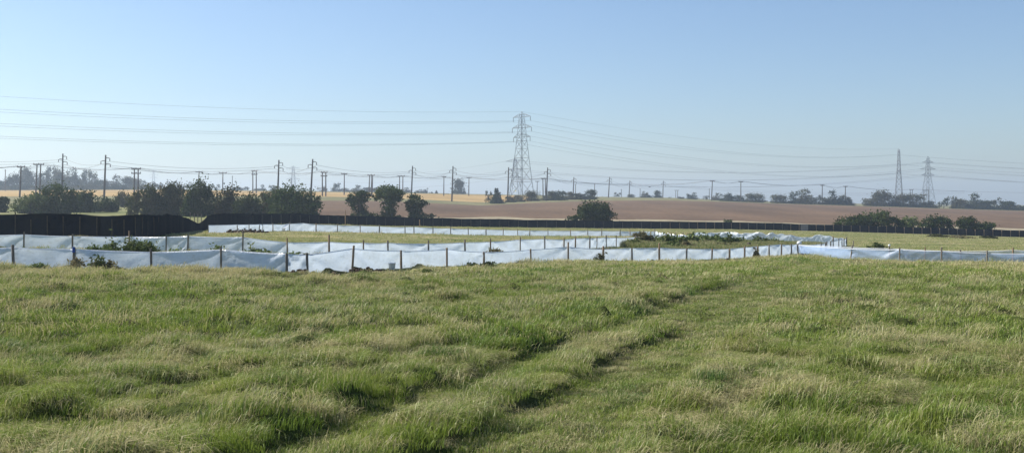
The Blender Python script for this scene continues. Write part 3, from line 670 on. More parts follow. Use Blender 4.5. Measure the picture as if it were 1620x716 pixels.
# skyline trees: shared prototypes
def tree_proto(kind, seed):
    g = random.Random(seed); bl = []
    if kind == 'round':
        bl = [(0,0,.52,.40,.40,.42),(0,0,.2,.42,.42,.2)]+[(g.uniform(-.25,.25), g.uniform(-.25,.25), g.uniform(.4,.8), .2,.2,.2) for _ in range(7)]
    elif kind == 'spiky':
        for i in range(9): bl.append((g.uniform(-.36,.36), g.uniform(-.3,.3), g.uniform(.2,.85)*(1 if i else .9), .16,.16,g.uniform(.12,.2)))
        bl += [(0,0,.3,.42,.4,.28),(.1,0,.12,.46,.4,.13),(-.1,0,.12,.44,.4,.13)]
    elif kind == 'broad':
        for i in range(10):
            x_ = g.uniform(-.42,.42); bl.append((x_, g.uniform(-.3,.3), g.uniform(.25,.8-abs(x_)*.6), .18,.18,.17))
        bl += [(0,0,.25,.48,.42,.22),(.12,0,.11,.46,.4,.12),(-.12,0,.11,.46,.4,.12)]
    elif kind == 'spruce':
        bl = [(0,0,.08+.13*i, .42*(1-i/7.5), .42*(1-i/7.5), .09) for i in range(7)]
    elif kind == 'thin':
        for i in range(9): bl.append((g.uniform(-.3,.3), g.uniform(-.3,.3), g.uniform(.2,.88), .12,.12,.16))
    if kind in ('round','spiky','broad'): bl += [(.3*math.cos(a_*.7), .3*math.sin(a_*.7), .10, .16, .16, .14) for a_ in range(9)]
    n = {'thin':700}.get(kind, 3600)
    V, Fq = leaves(bl, n, 0.038, seed, .35 if kind != 'thin' else .2, 30, .24); V[:, 2] = np.clip(V[:, 2], -.01, None)
    m = MB(); limbs(m, (0,0,-.08), (0,0,.75), .025, 6, seed, .5)
    t = bpy.data.objects.new('tree', None); COL.objects.link(t)
    mesh('crown', V, Fq, MAT['leafC'], t); m.build('trunk', MAT['bark'], t); return t
PR = {(k, i): tree_proto(k, 100+i*7+len(k)) for k in ('round','spiky','broad','thin','spruce') for i in range(3 if k != 'spruce' else 1)}
used = set(); ORD = ['first','second','third','fourth','fifth','sixth','seventh','eighth','ninth','tenth','eleventh','twelfth','thirteenth','fourteenth','fifteenth','sixteenth','seventeenth','eighteenth','nineteenth','twentieth']
def place(kind, ul, ur, top, base, d, label, group, idx=None, mat=None, name='tree'):
    i = rnd.randrange(3) if kind != 'spruce' else 0
    key = (kind, i); src = PR[key]
    t = src if key not in used else copy_tree(src)
    used.add(key)
    u = (ul+ur)/2; X, Y = at(u, d); zg = ground(u, d); zb = min(zg, zrow(base, d)+.5) if base else zg
    zt = zrow(top, d); w = (ur-ul)*d/F
    t.location = (X, Y, zb-.1); t.scale = (w*1.08, w, (zt-zb)*1.13); t.rotation_euler = (0,0,rnd.choice([0, 1.57, 3.14, 4.7]) + rnd.uniform(-.25,.25))
    if rnd.random() < .4:
        for ch in t.children:
            if ch.name.startswith('crown'): ch.material_slots[0].link = 'OBJECT'; ch.material_slots[0].material = MAT['leafE']
    t.name = name; tag(t, label, 'tree', group)
    return t
# wood on the left skyline
wood = [(-12,14,283,'broad'),(8,28,280,'round'),(22,42,270,'spiky'),(34,50,266,'round'),(46,66,274,'broad'),(60,78,276,'spiky'),(72,90,268,'spiky'),(86,104,269,'round'),(98,114,276,'broad'),(104,124,268,'spiky'),
        (120,136,278,'broad'),(130,146,272,'spiky'),(144,156,275,'spiky'),(152,166,282,'broad'),(164,178,284,'broad'),(174,192,279,'spiky'),(190,208,281,'round'),(204,222,283,'round'),(220,236,287,'spiky'),(232,250,288,'thin')]
ad = {'broad':'broad low','round':'rounded','spiky':'ragged topped','thin':'thin','spruce':'pointed'}
for i, (a, b_, tp, k) in enumerate(wood):
    place(k, a-4, b_+4, tp, 303, 690+rnd.uniform(-25, 25), f'{ad[k]} hazy tree of the left skyline wood, {ORD[i]} from the left', 'trees of the left skyline wood')
for i, (a, b_) in enumerate([(-10,25),(18,60),(50,95),(88,130),(122,170),(165,205),(198,245)]):
    place('broad', a, b_, 291, 304, 640+rnd.uniform(-10, 10), f'low tree fronting the left skyline wood, {ORD[i]} from left', 'low trees fronting the left wood')
sky2 = [(243,262,289,'thin'),(262,280,288,'spiky'),(294,306,288,'thin'),(334,352,291,'thin'),(370,392,293,'broad'),(400,424,297,'broad'),(410,422,293,'spiky'),(424,440,294,'spiky'),(500,520,295,'broad'),(522,538,291,'spiky'),(536,556,297,'broad'),(552,576,294,'spiky'),(572,600,295,'broad'),(594,624,294,'broad'),(620,640,297,'broad'),(636,652,297,'spiky')]
for i, (a, b_, tp, k) in enumerate(sky2):
    place(k, a, b_, tp, 307, 760, f'{ad[k]} bluish tree beyond the cereal field, {ORD[i]} from left', 'bluish trees beyond the cereal field')
sky3 = [(655,676,300,'spiky','small ragged tree right of the tall pole above the cereal field'),(670,678,298,'spiky','thin little tree top among the low skyline trees'),(678,686,303,'broad','tiny bush like tree on the cereal field skyline'),
        (686,695,301,'spruce','small pointed tree alone on the cereal field skyline'),(696,712,305,'broad','very low tree between the small pointed tree and the large round tree')]
for a, b_, tp, k, lb in sky3: place(k, a, b_, tp, 309, 720, lb, None)
place('round', 714, 738, 283.5, 309, 720, 'large solitary round tree standing on the skyline left of the pylon', None)
# trees round the pylon foot
pt = [(764,780,301,325,'thin','bare thin shrub left of the pointed dark conifer',400),(773,798,298,324,'spruce','pointed dark conifer in front of the cereal field near the pylon',395),(798,818,309,322,'broad','low shrub left of the pylon foot',420),
      (812,832,307,320,'broad','shrub directly at the foot of the tall pylon',430),(828,856,302,319,'round','rounded bush just right of the tall pylon foot',440),(856,880,303,318,'spiky','bush under the leaning pole group right of the pylon',450),
      (868,898,300,317,'broad','wide bush right of the leaning pole group',450),(892,910,304,315,'round','small bush at the foot of the next tall pole right of the pylon',470),(905,930,304,315,'broad','left half of the wide clump before the ploughed hill top',470),(920,947,301,315,'round','right dark half of the wide clump before the ploughed hill top',470)]
for a, b_, tp, bs_, k, lb, d in pt: place(k, a, b_, tp, bs_, d, lb, 'shrubs round the tall pylon')
hl = [(968,984,304,'thin'),(991,1005,307,'round'),(1013,1026,303,'spiky'),(1022,1034,308,'broad'),(1033,1049,302,'round'),(1056,1064,311,'thin'),(1071,1083,310,'broad'),(1086,1104,305,'spiky'),(1109,1126,309,'thin'),(1126,1140,306,'spiky')]
for i, (a, b_, tp, k) in enumerate(hl): place(k, a, b_, tp, None, 640, f'{ad[k]} small hill crest tree right of the dome bush, {ORD[i]} from left', 'small trees on the hill crest')
rt = [(1138,1162,305,'broad'),(1156,1180,308,'broad'),(1178,1212,306,'round'),(1219,1248,308,'round'),(1247,1264,304,'spiky'),(1258,1290,301,'spiky'),(1284,1300,309,'thin'),(1296,1314,309,'broad'),(1308,1332,303,'spiky'),(1326,1342,308,'broad'),(1338,1350,314,'broad')]
for i, (a, b_, tp, k) in enumerate(rt): place(k, a-2, b_+2, tp, None, 560, f'{ad[k]} hedgerow tree topping the ploughed field, {ORD[i]} from left', 'hedgerow trees above the ploughed field')
rr = [(1370,1392,309,'broad'),(1380,1410,302,'round'),(1404,1424,309,'thin'),(1412,1443,308,'round'),(1438,1460,309,'spiky'),(1464,1480,317,'broad'),(1483,1503,314,'thin'),(1500,1516,310,'thin'),(1506,1532,315,'round'),(1530,1554,308,'spiky'),(1550,1572,315,'broad'),(1566,1586,313,'thin'),(1580,1614,316,'broad'),(1608,1634,322,'broad')]
for i, (a, b_, tp, k) in enumerate(rr): place(k, a-4, b_+4, tp, None, 560, f'{ad[k]} tree of the far right clump by the two pylons, {ORD[i]} from left', 'trees by the two right pylons')
for k_, o in PR.items():
    if k_ not in used:
        for ch in list(o.children): bpy.data.objects.remove(ch)
        bpy.data.objects.remove(o)

# weeds
def weed(u, d, w, h, label, mat='leafG', n=240, seed=0, leaf=.035, stems=9, group=None, name='weed_plant', cat='plant'):
    X, Y = at(u, d); zb = ground(u, d); g = random.Random(seed+500); t = thing(name, label, cat, (X, Y, zb), 0, group)
    m = MB(); Vs = []; 
    for i in range(stems):
        a = g.uniform(-1, 1); hh_ = h*g.uniform(.55, 1)*(1-.4*a*a); bx, by = a*w*.4, g.uniform(-.5,.5)*w*.5
        tip = (bx+g.uniform(-.15,.15)*h, by+g.uniform(-.1,.1)*h, hh_)
        m.tube([(bx, by, -.05), ((bx+tip[0])/2+g.uniform(-.03,.03), by, hh_*.5), tip], [.006,.005,.002], 4)
        Vs.append(((bx+tip[0])/2, (by+tip[1])/2, hh_*.55, .10+w/stems*.8, .12, hh_*.45))
    m.build('stem', MAT['bark'] if mat == 'leafD' else MAT['leafG'], t)
    V, Fq = leaves(Vs, n*stems//3, leaf, seed, .2, 12, .45, 1.3); V[:, 2] = np.maximum(V[:, 2], 0); mesh('foliage', V, Fq, MAT[mat], t); return t
WD = [(200,38,1.9,.72,'tall leafy weed clump poking above the nearest fence at the left','leafG',420,14),(160,37,1.0,.45,'low weeds left of the tall leafy weed clump','leafG',260,9),(228,38,.9,.42,'low weeds right of the tall leafy weed clump','leafG',240,8),
 (152,31,.35,.62,'upright dock plant growing against the front of the nearest fence','leafG',130,5),(163,31,.5,.42,'reddish brown withered dock at the front of the nearest fence','leafD',200,7),(117,31.4,.4,.42,'pale withered plant at the stake with the blue wrap','leafD',120,6),(66,31.2,.3,.32,'small green weed before the nearest fence near the left edge','leafG',110,5),
 (343,37,.45,.62,'spindly thistle standing between the two left fences','leafG',150,6),(277,37,.5,.42,'low weeds between fences below the paired stakes','leafG',160,6),(396,36.5,1.3,.50,'round weed clump between fences left of centre','leafG',380,12),(452,36,.55,.42,'left small weed clump between fences before the tall stake','leafG',180,7),(464,35.6,.4,.5,'right small weed clump between fences before the tall stake','leafG',150,6),
 (782,47,.9,.42,'heap of dry brown twigs between the fences','leafD',320,12),(800,46.6,.9,.26,'brown low weeds right of the twig heap','leafD',240,9),(817,47,.7,.22,'low green weeds right of the twig heap','leafG',200,8),
 (742,42.6,.45,.15,'dark leafy weed in front of the nearest fence, left of two','leafG',200,7),(772,43.4,.45,.20,'dark leafy weed in front of the nearest fence, right of two','leafG',200,7),(949,48.6,.25,.5,'dry stalky weed on a stake of the nearest fence','leafD',50,5),(1196,56.6,.3,.55,'dead reddish weed in front of the nearest fence near the corner','leafD',60,5),
 (1002,62,1.0,.5,'bushy weed at the left end of the weedy pen','leafG',300,10),(1012,96,1.3,.5,'rounded dry weed in front of the far white fence end','leafD',260,9),(1386,78,1.2,.42,'dark weeds in the pasture right of the pen','leafG',240,9)]
for i, w in enumerate(WD): weed(w[0], w[1], w[2], w[3], w[4], w[5], w[6], i+1, .052 if w[1] < 50 else .09, w[7])
pw = [(1018,64,.8),(1035,66,.62),(1052,66,.78),(1072,67,.66),(1092,70,.82),(1112,72,.8),(1130,74,.75),(1148,73,.8),(1166,75,.55),(1082,62,.5),(1105,64,.42),(1060,61,.42),(1200,76,.62),(1222,76,.55),(1205,70,.4),(1240,74,.4),(1140,66,.42),(1165,68,.4)]
for i, (u, d, h) in enumerate(sorted(pw)):
    weed(u, d, 1.7, h, f'weed clump filling the right-hand pen, {ORD[i]} from the left', 'leafG' if i % 5 else 'leafD', 520, i+60, .10, 12, 'weed clumps in the right-hand pen')
# tall dry grass in the pen and between fences (stuff)
rp = [proto('reed', MAT['reed'], dict(n=60, rad=.3, hmin=.2, hmax=.5, w=.014, lean=.35, dmin=.1, dmax=.9, seed=900+s, seedhead=1, spread=1.4)) for s in range(3)]
n = 13000; uu = 985+rg.random(n)*315; dd = np.sqrt(58**2+(87**2-58**2)*rg.random(n)); xx = (uu-CX)*dd/F
lo = ip([(985,62),(1100,56),(1262,62.5),(1300,68)], uu); hi = ip([(985,62),(1030,68),(1094,83),(1120,80),(1300,79)], uu); sel = (dd > lo) & (dd < hi) & ((uu < 1262) | (dd > 60+(uu-1262)*.32+2))
xx, dd = xx[sel], dd[sel]; n = len(xx)
s_ = .6+.9*fbm(xx*.5, dd*.5, 91)
scatter('pen_grass', rp, np.stack([xx, dd, gz(xx, dd)], 1), np.stack([rg.normal(0,.1,n), rg.normal(0,.1,n), rg.random(n)*6.28], 1), np.stack([s_*1.3, s_*1.3, s_], 1), rg.integers(0,3,n), np.clip(fbm(xx*.3, dd*.3, 92)*1.0, 0, 1), 'tall brownish grass filling the fenced pen on the right', 'grass')

# soil heaps
def heap(u0, u1, d, h, label, seed):
    X0, _ = at(u0, d); X1, _ = at(u1, d); g = np.random.default_rng(seed); zb = [ground(u0, d), ground(u1, d)]
    t = MB(); n = int((X1-X0)*26)+10
    V = []; Fc = []
    for i in range(n):
        f = g.random(); x_ = X0+(X1-X0)*f; y_ = d+g.normal(0, .13); z_ = zb[0]+(zb[1]-zb[0])*f+min(abs(g.normal(0, .4)), .8)*h*(.4+.6*math.sin(math.pi*f))
        s = g.uniform(.03, .10); k = len(V)
        for th, zz, rr_ in ((0,-1,.5),(0,0,1),(0,.8,.55)):
            for j in range(6):
                a = j*1.047; r_ = s*rr_*g.uniform(.7, 1.3); V.append((x_+r_*math.cos(a), y_+r_*math.sin(a), z_+s*.8*zz*g.uniform(.7,1.2)))
        for L in range(2):
            for j in range(6): Fc.append((k+L*6+j, k+L*6+(j+1)%6, k+(L+1)*6+(j+1)%6, k+(L+1)*6+j))
        Fc.append(tuple(k+12+j for j in range(6)))
    # bed under the clods
    k = len(V); m = 24
    for i in range(m):
        f = i/(m-1); e = math.sin(math.pi*f)**.5
        for (dy, zz) in ((-.38,-.05),(-.12,h*.55),(.12,h*.55),(.35,-.05)):
            V.append((X0+(X1-X0)*f, d+dy*e, zb[0]+(zb[1]-zb[0])*f+zz*e*g.uniform(.6,1.2)-.03*(1-e)))
    for i in range(m-1):
        for j in range(3): a = k+i*4+j; Fc.append((a, a+4, a+5, a+1))
    o = mesh('soil_heap', V, Fc, MAT['soil']); tag(o, label, 'soil heap', 'spoil heaps along the fence feet')
heap(455,487,30.3,.16,'dark soil heap between the two closest stakes of the nearest fence',1); heap(490,548,30.6,.19,'dark soil heap left of the leaning tall stake',2)
heap(556,614,32.1,.26,'largest dark soil heap below the fan of folds, left of the bucket',3); heap(355,385,31,.06,'thin spill of soil at the fence foot left of centre',4)
heap(652,762,46.4,.10,'long dark soil line at the foot of the second fence',5); heap(840,905,50,.12,'grey soil ridge right of the twig heap',6); heap(358,425,74,.30,'reddish soil heap in front of the far fence at its left end',7)
heap(945,985,56,.12,'dark soil ridge before the bushy weed',8); heap(1146,1176,52.6,.12,'small soil heap at the nearest fence near the corner',9); heap(1258,1284,58.6,.14,'small soil heap right at the fence corner',10); heap(1345,1410,49.2,.05,'thin soil line under the bluish fence',11)

# small things
def obj_b(name, lb, cat, u, d, fn, m, dz=0):
    X, Y = at(u, d); b = MB(); fn(b); o = b.build(name, m, None, True); o.location = (X, Y, ground(u, d)+dz); tag(o, lb, cat); return o
bk = thing('bucket', 'white plastic bucket standing at the front of the nearest fence', 'bucket', P3(620,35.0,0))
b = MB(); b.lathe([(.085,0),(.095,.02),(.115,.20),(.125,.205),(.125,.225),(.110,.225),(.10,.05)], k=16); b.build('body', MAT['white'], bk, True)
b = MB(); b.tube([(.12*math.cos(a), -.02, .19+.12*math.sin(a)) for a in [math.pi*i/10 for i in range(11)]], .004, 5); b.build('handle', MAT['white'], bk)
obj_b('plastic_ball', 'small white dome shaped cap behind the fence corner', 'cap', 1264.5, 62, lambda b: (b.lathe([(.03,0),(.03,.52)], k=8), b.lathe([(.10,.52),(.14,.56),(.135,.62),(.09,.68),(.03,.70)], k=14)), MAT['white'])
obj_b('plastic_tub', 'tiny white tub on the stake behind the bluish fence', 'tub', 1407, 54.4, lambda b: b.lathe([(.045,0),(.06,.02),(.055,.08),(.02,.10)], k=10), MAT['white'], .63)
obj_b('plastic_scrap', 'pale scrap of film lying between the paired stakes', 'plastic scrap', 290, 39, lambda b: b.tube([(-.06,0,.0),(-.02,.02,.10),(.03,0,.14),(.07,.01,.2)], [.02,.045,.05,.02], 7), MAT['white'], .12)
# bright folded flap on the far fence
x0, y0_, z0 = P3(449,79.4); k_ = 79.4/F
fl = mesh('folded_flap', [(( -3)*k_,0,.02),((2)*k_,-.1,.0),((9)*k_,0,.52),((4)*k_,-.05,.5),(-1*k_,-.25,.2),(4*k_,-.3,.22)], [(0,1,5,4),(4,5,2,3)], MAT['polyedge']); fl.parent = t4; fl.location = (x0, y0_, z0)
sm = fl.modifiers.new('t', 'SOLIDIFY'); sm.thickness = .02
# bird
bd = thing('bird', 'dark bird flying low above the hill crest', 'bird', (*at(1028,240), zrow(295.8,240)), R(20))
b = MB(); b.tube([(-.26,0,-.01),(-.14,0,0),(0,0,.02),(.12,0,.03),(.19,0,.045),(.24,0,.035)], [.03,.05,.075,.06,.04,.012], 8); b.build('body', MAT['bird'], bd, True)
for s in (-1, 1):
    w = mesh('wing', [(.10,.05*s,.03),(-.10,.05*s,.03),(-.08,.28*s,.10),(.08,.26*s,.12),(-.14,.52*s,.03),(-.03,.50*s,.05)], [(0,1,2,3),(3,2,4,5)], MAT['bird'], bd); q = w.modifiers.new('t','SOLIDIFY'); q.thickness = .015

# ------------------------------------------------------------------ poles, pylons, cables
AP = {}   # attachments
def pole_base(u, d, name, label, group, lean, rz=0):
    X, Y = at(u, d); return thing(name, label, 'pole', (X, Y, ground(u, d)-.3), rz, group)
def ins(m, p, down=.9): m.tube([p, (p[0], p[1], p[2]-down)], .11, 5)
def tall_pole(ut, top, ub, d, label, i):
    t = pole_base(ub, d, 'tall_pole', label, 'tall poles with staggered arms', 0)
    h = zrow(top, d)-t.location.z; lx = (ut-ub)*d/F; w = d/F
    b = MB(); b.tube([(0,0,0),(lx*.5,0,h*.5),(lx,0,h)], [.31,.26,.20], 8); b.build('shaft', MAT['pole'], t)
    pts = []
    for s, zz, L in ((1, .9, 1.15), (-1, 1.7, 1.25), (1, 2.5, 1.35)):
        k = lx*(1-zz/h); b = MB(); b.tube([(k,0,h-zz),(k+s*L*.6,0,h-zz+.12),(k+s*L,0,h-zz-.05)], [.12,.10,.08], 5); a = b.build('arm', MAT['pole'], t)
        b = MB(); ins(b, (k+s*L,0,h-zz-.05), .8); b.build('insulator', MAT['porcelain'], a)
        pts.append((t.location.x+k+s*L, t.location.y, t.location.z+h-zz-.85))
    return pts
TP = [(99.5,243,98,330),(167.3,245,164.5,300),(441.3,253,439,330),(494.8,251.5,491,320),(652.7,262.5,650.6,410),(716.7,262.6,714.7,415),(804.7,264.5,803,430),(866.4,265,864,440),(907.9,280,906.5,560),(964.4,280,962.5,590),(996.5,285.5,995,640),(1049.4,286,1048.5,680)]
TA = [tall_pole(*a, f'tall pole with three staggered arms, {ORD[i]} from the left in its row', i) for i, a in enumerate(TP)]
def tee_pole(ut, top, ub, d, label, hw=1.3, u2=None, arms=1, rz=0, nm='crossarm_pole', grp='poles with a crossarm', low=1.4):
    t = pole_base(ub, d, nm, label, grp, 0); h = zrow(top, d)-t.location.z; lx = (ut-ub)*d/F
    n2 = (u2-ut)*d/F if u2 else 0
    for k in ((0,) if not u2 else (0, n2)):
        b = MB(); b.tube([(k,0,0),(k+lx*.5,0,h*.5),(k+lx,0,h)], [.28,.24,.19], 7); b.build('shaft', MAT['pole'], t)
    c = lx+n2/2; hw_ = hw+n2/2; pts = []
    for a in range(arms):
        za = h-.12-a*low
        b = MB(); b.box((c, -.16, za-.09), (hw_*2, .22, .32)); ar = b.build('crossarm', MAT['pole'], t)
        for s in (-1, 0, 1):
            b = MB(); b.lathe([(.08,0),(.15,.10),(.10,.18),(.17,.30),(.10,.40),(.05,.52)], (c+s*(hw_-.12), -.16, za+.07), 7); b.build('insulator', MAT['porcelain'], ar)
            if a == 0: pts.append((t.location.x+c+s*(hw_-.12), t.location.y-.16, t.location.z+za+.45))
    return pts
BP = [(33.5,264,31,330,1.15,None,1),(58.6,260,56.5,350,1.1,64.5,1),(212.6,267,212.6,350,.9,218.6,2),(315,272,313.5,470,1.5,None,1),(352.7,273.5,352.2,480,1.7,None,1),(400,270.5,400,470,.5,405.4,2),(510,272.5,510,420,.6,515.4,2),
      (544.8,275,544.5,480,1.3,None,1),(584.8,277,583.5,470,.9,589.7,1),(632.3,278.5,632,500,.9,637.4,1),(702.3,279.5,702,540,1.1,None,1),(742,281,741.5,560,1.2,None,1),(850,287,849.6,700,1.2,None,1),(858.8,282.5,859.3,520,.9,862.7,1),
      (1069,301,1069,900,1.0,1072,1),(1127,286.5,1125.5,540,1.1,None,1),(1172,287.5,1172,540,1.1,None,1),(1300.9,293,1300.6,560,1.0,None,1),(1337.5,295,1337.2,590,1.0,None,1),(1440,300,1440,760,.7,1443.3,1),(1461.5,301,1461.5,700,.6,1468.5,1)]
names = ['near the left edge, on the left wood','twin shafts standing before the left wood','twin shafts above the pale bush, two arms','standing above the tallest hedge bush','wide armed, right of the tallest hedge bush','twin shafts left of the hedge end bush','twin shafts right of the hedge end bush',
 'single shaft left of the hawthorns','twin shafts above the leftmost hawthorn','twin shafts above the tallest hawthorn','single shaft left of the round tree','single shaft right of the round tree','small and distant, right of the tall pylon','twin shafts close beside a tall leaning pole','tiny twin shafts on the hill crest',
 'above the hill crest hedgerow, left one','above the hill crest hedgerow, second one','above the hedgerow, left of the far right pair','above the hedgerow, right of the far right pair','small twin shafts between the two right pylons','twin shafts in front of the rightmost pylon']
BA = [tee_pole(a[0], a[1], a[2], a[3], 'wooden crossarm pole, '+nm_, a[4], a[5], a[6]) for a, nm_ in zip(BP, names)]
for i, (u, tp, d) in enumerate([(8.2,268,520),(367.5,278,620),(460.5,282,640),(910.4,291,640),(940.5,290.5,640),(983,299,700),(1012.6,298,700),(1122,298,680),(587.4,275.5,465)]):
    lbs = ['short thin distant pole at the left edge','thin distant pole above the hedge, left one','thin distant pole above the hedge end bush','thin distant pole beside the first pole right of the pylon bushes','slim pole rising from the wide clump','small pole between the first crest trees','small pole left of the paired crest trees','small pole beside the leaning crossarm pole on the crest','middle slim pole between twin shafts above the hawthorn']
    t = pole_base(u, d, 'slim_pole', lbs[i], 'slim plain poles', 0); h = zrow(tp, d)-t.location.z
    b = MB(); b.tube([(0,0,0),(.03*h*.3,0,h)], [.22,.17], 7); b.build('shaft', MAT['pole'], t)
    b = MB(); b.box((.009*h,-.1,h-.5), (1.1,.1,.12)); b.build('crossarm', MAT['pole'], t)

def pylon(u, d, top_row, label, arms, hw, bodyw, armang, name='lattice_pylon', r=.10, drop=2.2, waist=1.6, hang=True):
    """lattice tower: 4 legs, horizontal rings, X bracing; arms = rows of the three arm levels"""
    X, Y = at(u, d); zb = ground(u, d)-.5; t = thing(name, label, 'pylon', (X, Y, zb), armang, 'lattice pylons')
    h = zrow(top_row, d)-zb; az = [zrow(a, d)-zb for a in arms]; lo = min(az)
    def half(z):                       # half width of the body at height z
        if z < lo: return bodyw+(waist-bodyw)*(z/lo)**.92
        return waist*(1-.55*(z-lo)/(h-lo))
    lv = [0]; 
    while lv[-1] < h*.93: lv.append(lv[-1]+max(3.2, half(lv[-1])*1.8))
    lv[-1] = h*.96
    b = MB()
    for sx, sy in ((-1,-1),(1,-1),(1,1),(-1,1)):
        b2 = MB(); b2.tube([(sx*half(z), sy*half(z), z) for z in lv]+[(0,0,h)], [r*1.7-(r*.8)*i/len(lv) for i in range(len(lv)+1)], 4); b2.build('leg', MAT['steel'], t)
    for z0_, z1_ in zip(lv, lv[1:]):
        a, c = half(z0_), half(z1_)
        for (p, q) in (((-1,-1),(1,-1)),((1,-1),(1,1)),((1,1),(-1,1)),((-1,1),(-1,-1))):
            P = Vector((p[0]*a, p[1]*a, z0_)); Q = Vector((q[0]*a, q[1]*a, z0_)); P1 = Vector((p[0]*c, p[1]*c, z1_)); Q1 = Vector((q[0]*c, q[1]*c, z1_))
            b.tube([P, Q1], r*.6, 4, False); b.tube([Q, P1], r*.6, 4, False); b.tube([P1, Q1], r*.6, 4, False)
    b.build('bracing', MAT['steel'], t)
    out = {}
    for i, (z_, w_) in enumerate(zip(az, hw)):
        for s in (-1, 1):
            bb = MB(); hb = half(z_)
            tip = (s*w_, 0, z_)
            for sy in (-1, 1):
                bb.tube([(s*hb, sy*hb, z_-.0), tip], r*.8, 4); bb.tube([(s*hb*.9, sy*hb*.9, z_+1.7), tip], r*.8, 4)
                for f in (.35, .65): bb.tube([(s*(hb+(w_-hb)*f), sy*hb*(1-f), z_), (s*(hb+(w_-hb)*(f-.12)), sy*hb*(1-f), z_+1.7*(1-f+.1))], r*.5, 4)
            ar = bb.build('arm', MAT['steel'], t)
            if hang:
                b3 = MB(); b3.tube([(s*w_,0,z_),(s*w_,0,z_-drop)], .13, 6); b3.build('insulator', MAT['porcelain'], ar)
            ca, sa = math.cos(armang), math.sin(armang)
            out[(i, s)] = (X+ca*s*w_, Y+sa*s*w_, zb+z_-(drop if hang else 0))
    bb = MB(); bb.box((0,-half(4)-.15,3.2), (.6,.05,.45)); bb.build('warning_plate', MAT['yellow'], t)
    out['top'] = (X, Y, zb+h)
    return out
PA = pylon(825.5, 557, 176.5, 'tallest nearest lattice pylon standing left of centre of the skyline', [185,202,217], [6.6,7.4,6.4], 4.5, R(-49.5), r=.105, waist=1.7)
PB = pylon(815, 880, 250, 'smaller lattice junction tower half hidden behind the tallest pylon', [255,269,281], [8.2,6.5,5.5], 5.0, R(-20), r=.11, waist=2.0, hang=False, drop=.3)
PC = pylon(1422, 880, 235, 'slim lattice pylon seen edge on, left of the right-hand pair', [240,255,270], [5.5,6.5,5.5], 3.3, R(78), r=.13, waist=1.35)
PD = pylon(1468, 960, 247, 'wide armed lattice pylon, right of the right-hand pair', [257,267.5,277], [5.6,7.8,6.4], 5.0, R(12), r=.125, waist=1.7, hang=False, drop=.3)
PE = pylon(464, 1500, 262, 'very faint distant lattice pylon above the hedge end bush', [266,275,283], [9,7,9], 4.0, R(0), r=.16, waist=2.2)
PF = pylon(243, 1900, 268, 'faintest tiny lattice pylon above the left part of the hedge', [271,276,281], [6,7,6], 4.0, R(10), r=.12)
def span(p, q, sag, n=18):
    p, q = Vector(p), Vector(q); return [p.lerp(q, i/n)-Vector((0,0,4*sag*(i/n)*(1-i/n))) for i in range(n+1)]
def cable(chain, sags, r, label, group, n=18):
    pts = []
    for i in range(len(chain)-1):
        s = span(chain[i], chain[i+1], sags[i] if isinstance(sags, list) else sags, n); pts += s if i == len(chain)-2 else s[:-1]
    b = MB(); b.tube(pts, r, 4); o = b.build('overhead_cable', MAT['wire']); tag(o, label, 'cable', group); return o
ang = R(-49.5); ax = (math.cos(ang), math.sin(ang))
lvn = ['upper','middle','lower']; GC = 'cables of the tallest pylon'
zL = [40.3, 35.0, 30.3]
for i in range(3):
    for s in (-1, 1):
        far = (-290+ax[0]*s*6.6, 350+ax[1]*s*6.6, zL[i]); side = 'front' if s > 0 else 'rear'
        q = PC[(i, -s)]
        cable([far, PA[(i, s)], q], [5.0, 8.5], .04, f'{lvn[i]} {side} heavy cable of the tallest pylon, dropping right to the slim pylon', GC, 26)
cable([(-290,350,46), PA['top'], PC['top']], [5.0, 6.5], .035, 'topmost thin earth cable running over the tallest pylon', GC, 26)
for i in range(3):
    for s in (-1, 1):
        side = 'left arm' if s < 0 else 'right arm'
        rr_ = (760+s*6, 900, [33, 26, 18][i]+1)
        cable([PB[(i, s)], PD[(i, s)], rr_], [9, 8], .065, f'{lvn[i]} cable from the junction tower to the {side} of the rightmost pylon', 'cables of the rightmost pylon', 24)
        if s < 0: cable([PE[(i, s)], PB[(i, s)]], [10], .06, f'{lvn[i]} faint cable falling left from the junction tower', 'cables left of the junction tower', 20)
o1 = (PC['top'][0], PC['top'][1], PC['top'][2])
for i in range(3): cable([PC[(i, 1)], (700, 800, [33,26,20][i])], [8], .06, f'{lvn[i]} cable leaving the slim pylon to the right edge', 'cables right of the slim pylon', 16)
# tall pole circuit
pos = ['top right arm','left arm','lower right arm']
for k in range(3):
    ch = [(-185, 315, TA[0][k][2]+1.5)]+[a[k] for a in TA]+[(330, 800, TA[-1][k][2]-3)]
    cable(ch, [1.6]+[1.4]*(len(TA)-1)+[3.5], .032, f'thin cable strung along the tall poles on the {pos[k]}', 'cables of the tall poles', 8)
sel = [0,1,2,3,4,5,6,7,8,9,10,11]
for k in (0, 1, 2):
    ch = [(-190, 330, BA[0][k][2]-.2)]+[BA[i][k] for i in sel]+[BA[13][k], (*at(996,640), zrow(290,640)-k*.3), BA[15][k], BA[16][k], BA[17][k], BA[18][k], BA[19][k], (440, 760, zrow(305,760))]
    cable(ch, 1.2, .032, f"thin cable on the crossarm poles' {['left end','centre','right end'][k]}", 'cables of the crossarm poles', 8)

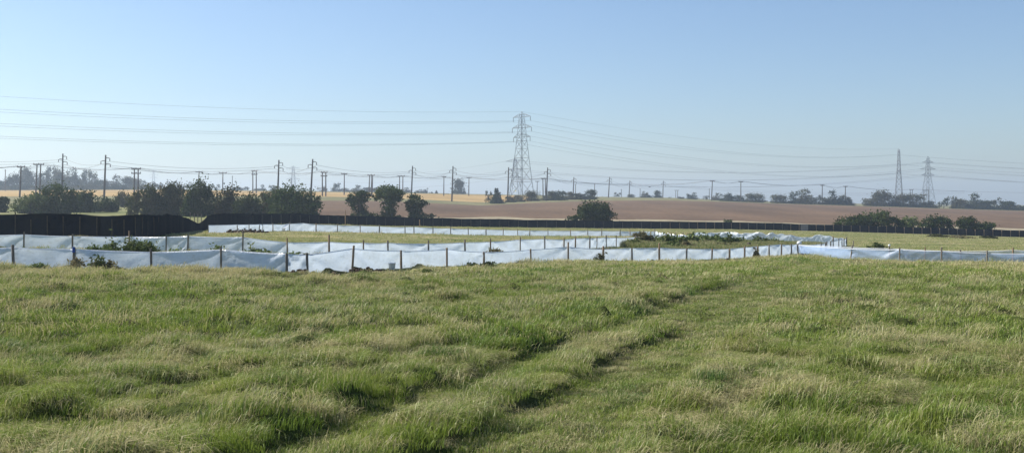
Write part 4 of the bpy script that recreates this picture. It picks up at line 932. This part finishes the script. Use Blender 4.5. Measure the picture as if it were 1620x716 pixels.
# ------------------------------------------------------------------ haze, sky, sun, camera
b = MB(); b.box((0, 900, -16), (5200, 5400, 84)); hz = b.build('haze', None); hz.data.materials.clear()
hm = bpy.data.materials.new('haze'); hm.use_nodes = True; nt = hm.node_tree; nt.nodes.clear()
mo = nt.nodes.new('ShaderNodeOutputMaterial'); pv = nt.nodes.new('ShaderNodeVolumePrincipled'); pv.inputs['Density'].default_value = .00038; pv.inputs['Color'].default_value = (.72,.86,1,1)
pv.inputs['Anisotropy'].default_value = .35
nt.links.new(pv.outputs[0], mo.inputs['Volume']); hz.data.materials.append(hm); tag(hz, 'pale morning haze lying over the whole field', 'haze', kind='stuff')
SUN_AZ, SUN_EL = R(-66), R(40)      # azimuth from the view direction, negative = left
w = bpy.data.worlds.new('World'); SC.world = w; w.use_nodes = True; nt = w.node_tree
sk = nt.nodes.new('ShaderNodeTexSky'); sk.sky_type = 'NISHITA'; sk.sun_disc = False; sk.sun_elevation = SUN_EL; sk.sun_rotation = SUN_AZ
sk.air_density = 1.0; sk.dust_density = .7; sk.ozone_density = 3.0; sk.altitude = 50
nt.links.new(mix(nt, sk.outputs[0], (.92,.975,1.06), 1.0, 'MULTIPLY'), nt.nodes['Background'].inputs[0]); nt.nodes['Background'].inputs[1].default_value = .081
ld = bpy.data.lights.new('sun', 'SUN'); ld.energy = 5.0; ld.angle = R(.5); ld.color = (1, .94, .86)
so = bpy.data.objects.new('sun', ld); COL.objects.link(so)
dv = Vector((math.sin(SUN_AZ)*math.cos(SUN_EL), math.cos(SUN_AZ)*math.cos(SUN_EL), math.sin(SUN_EL)))
so.rotation_euler = dv.to_track_quat('Z', 'Y').to_euler(); so.location = (0,0,60)
cd = bpy.data.cameras.new('camera'); cd.sensor_width = 36; cd.lens = 36*F/1620; cd.shift_y = -36/1620; cd.clip_end = 8000; cd.clip_start = .1
co = bpy.data.objects.new('camera', cd); COL.objects.link(co); co.location = (0,0,H); co.rotation_euler = (R(90),0,0); SC.camera = co
vs = SC.view_settings; vs.view_transform = 'Standard'; vs.look = 'None'; vs.exposure = .68; vs.gamma = 1; vs.use_curve_mapping = False
SC.cycles.max_bounces = 8; SC.cycles.transparent_max_bounces = 16; SC.cycles.volume_bounces = 0; SC.cycles.caustics_reflective = False; SC.cycles.caustics_refractive = False
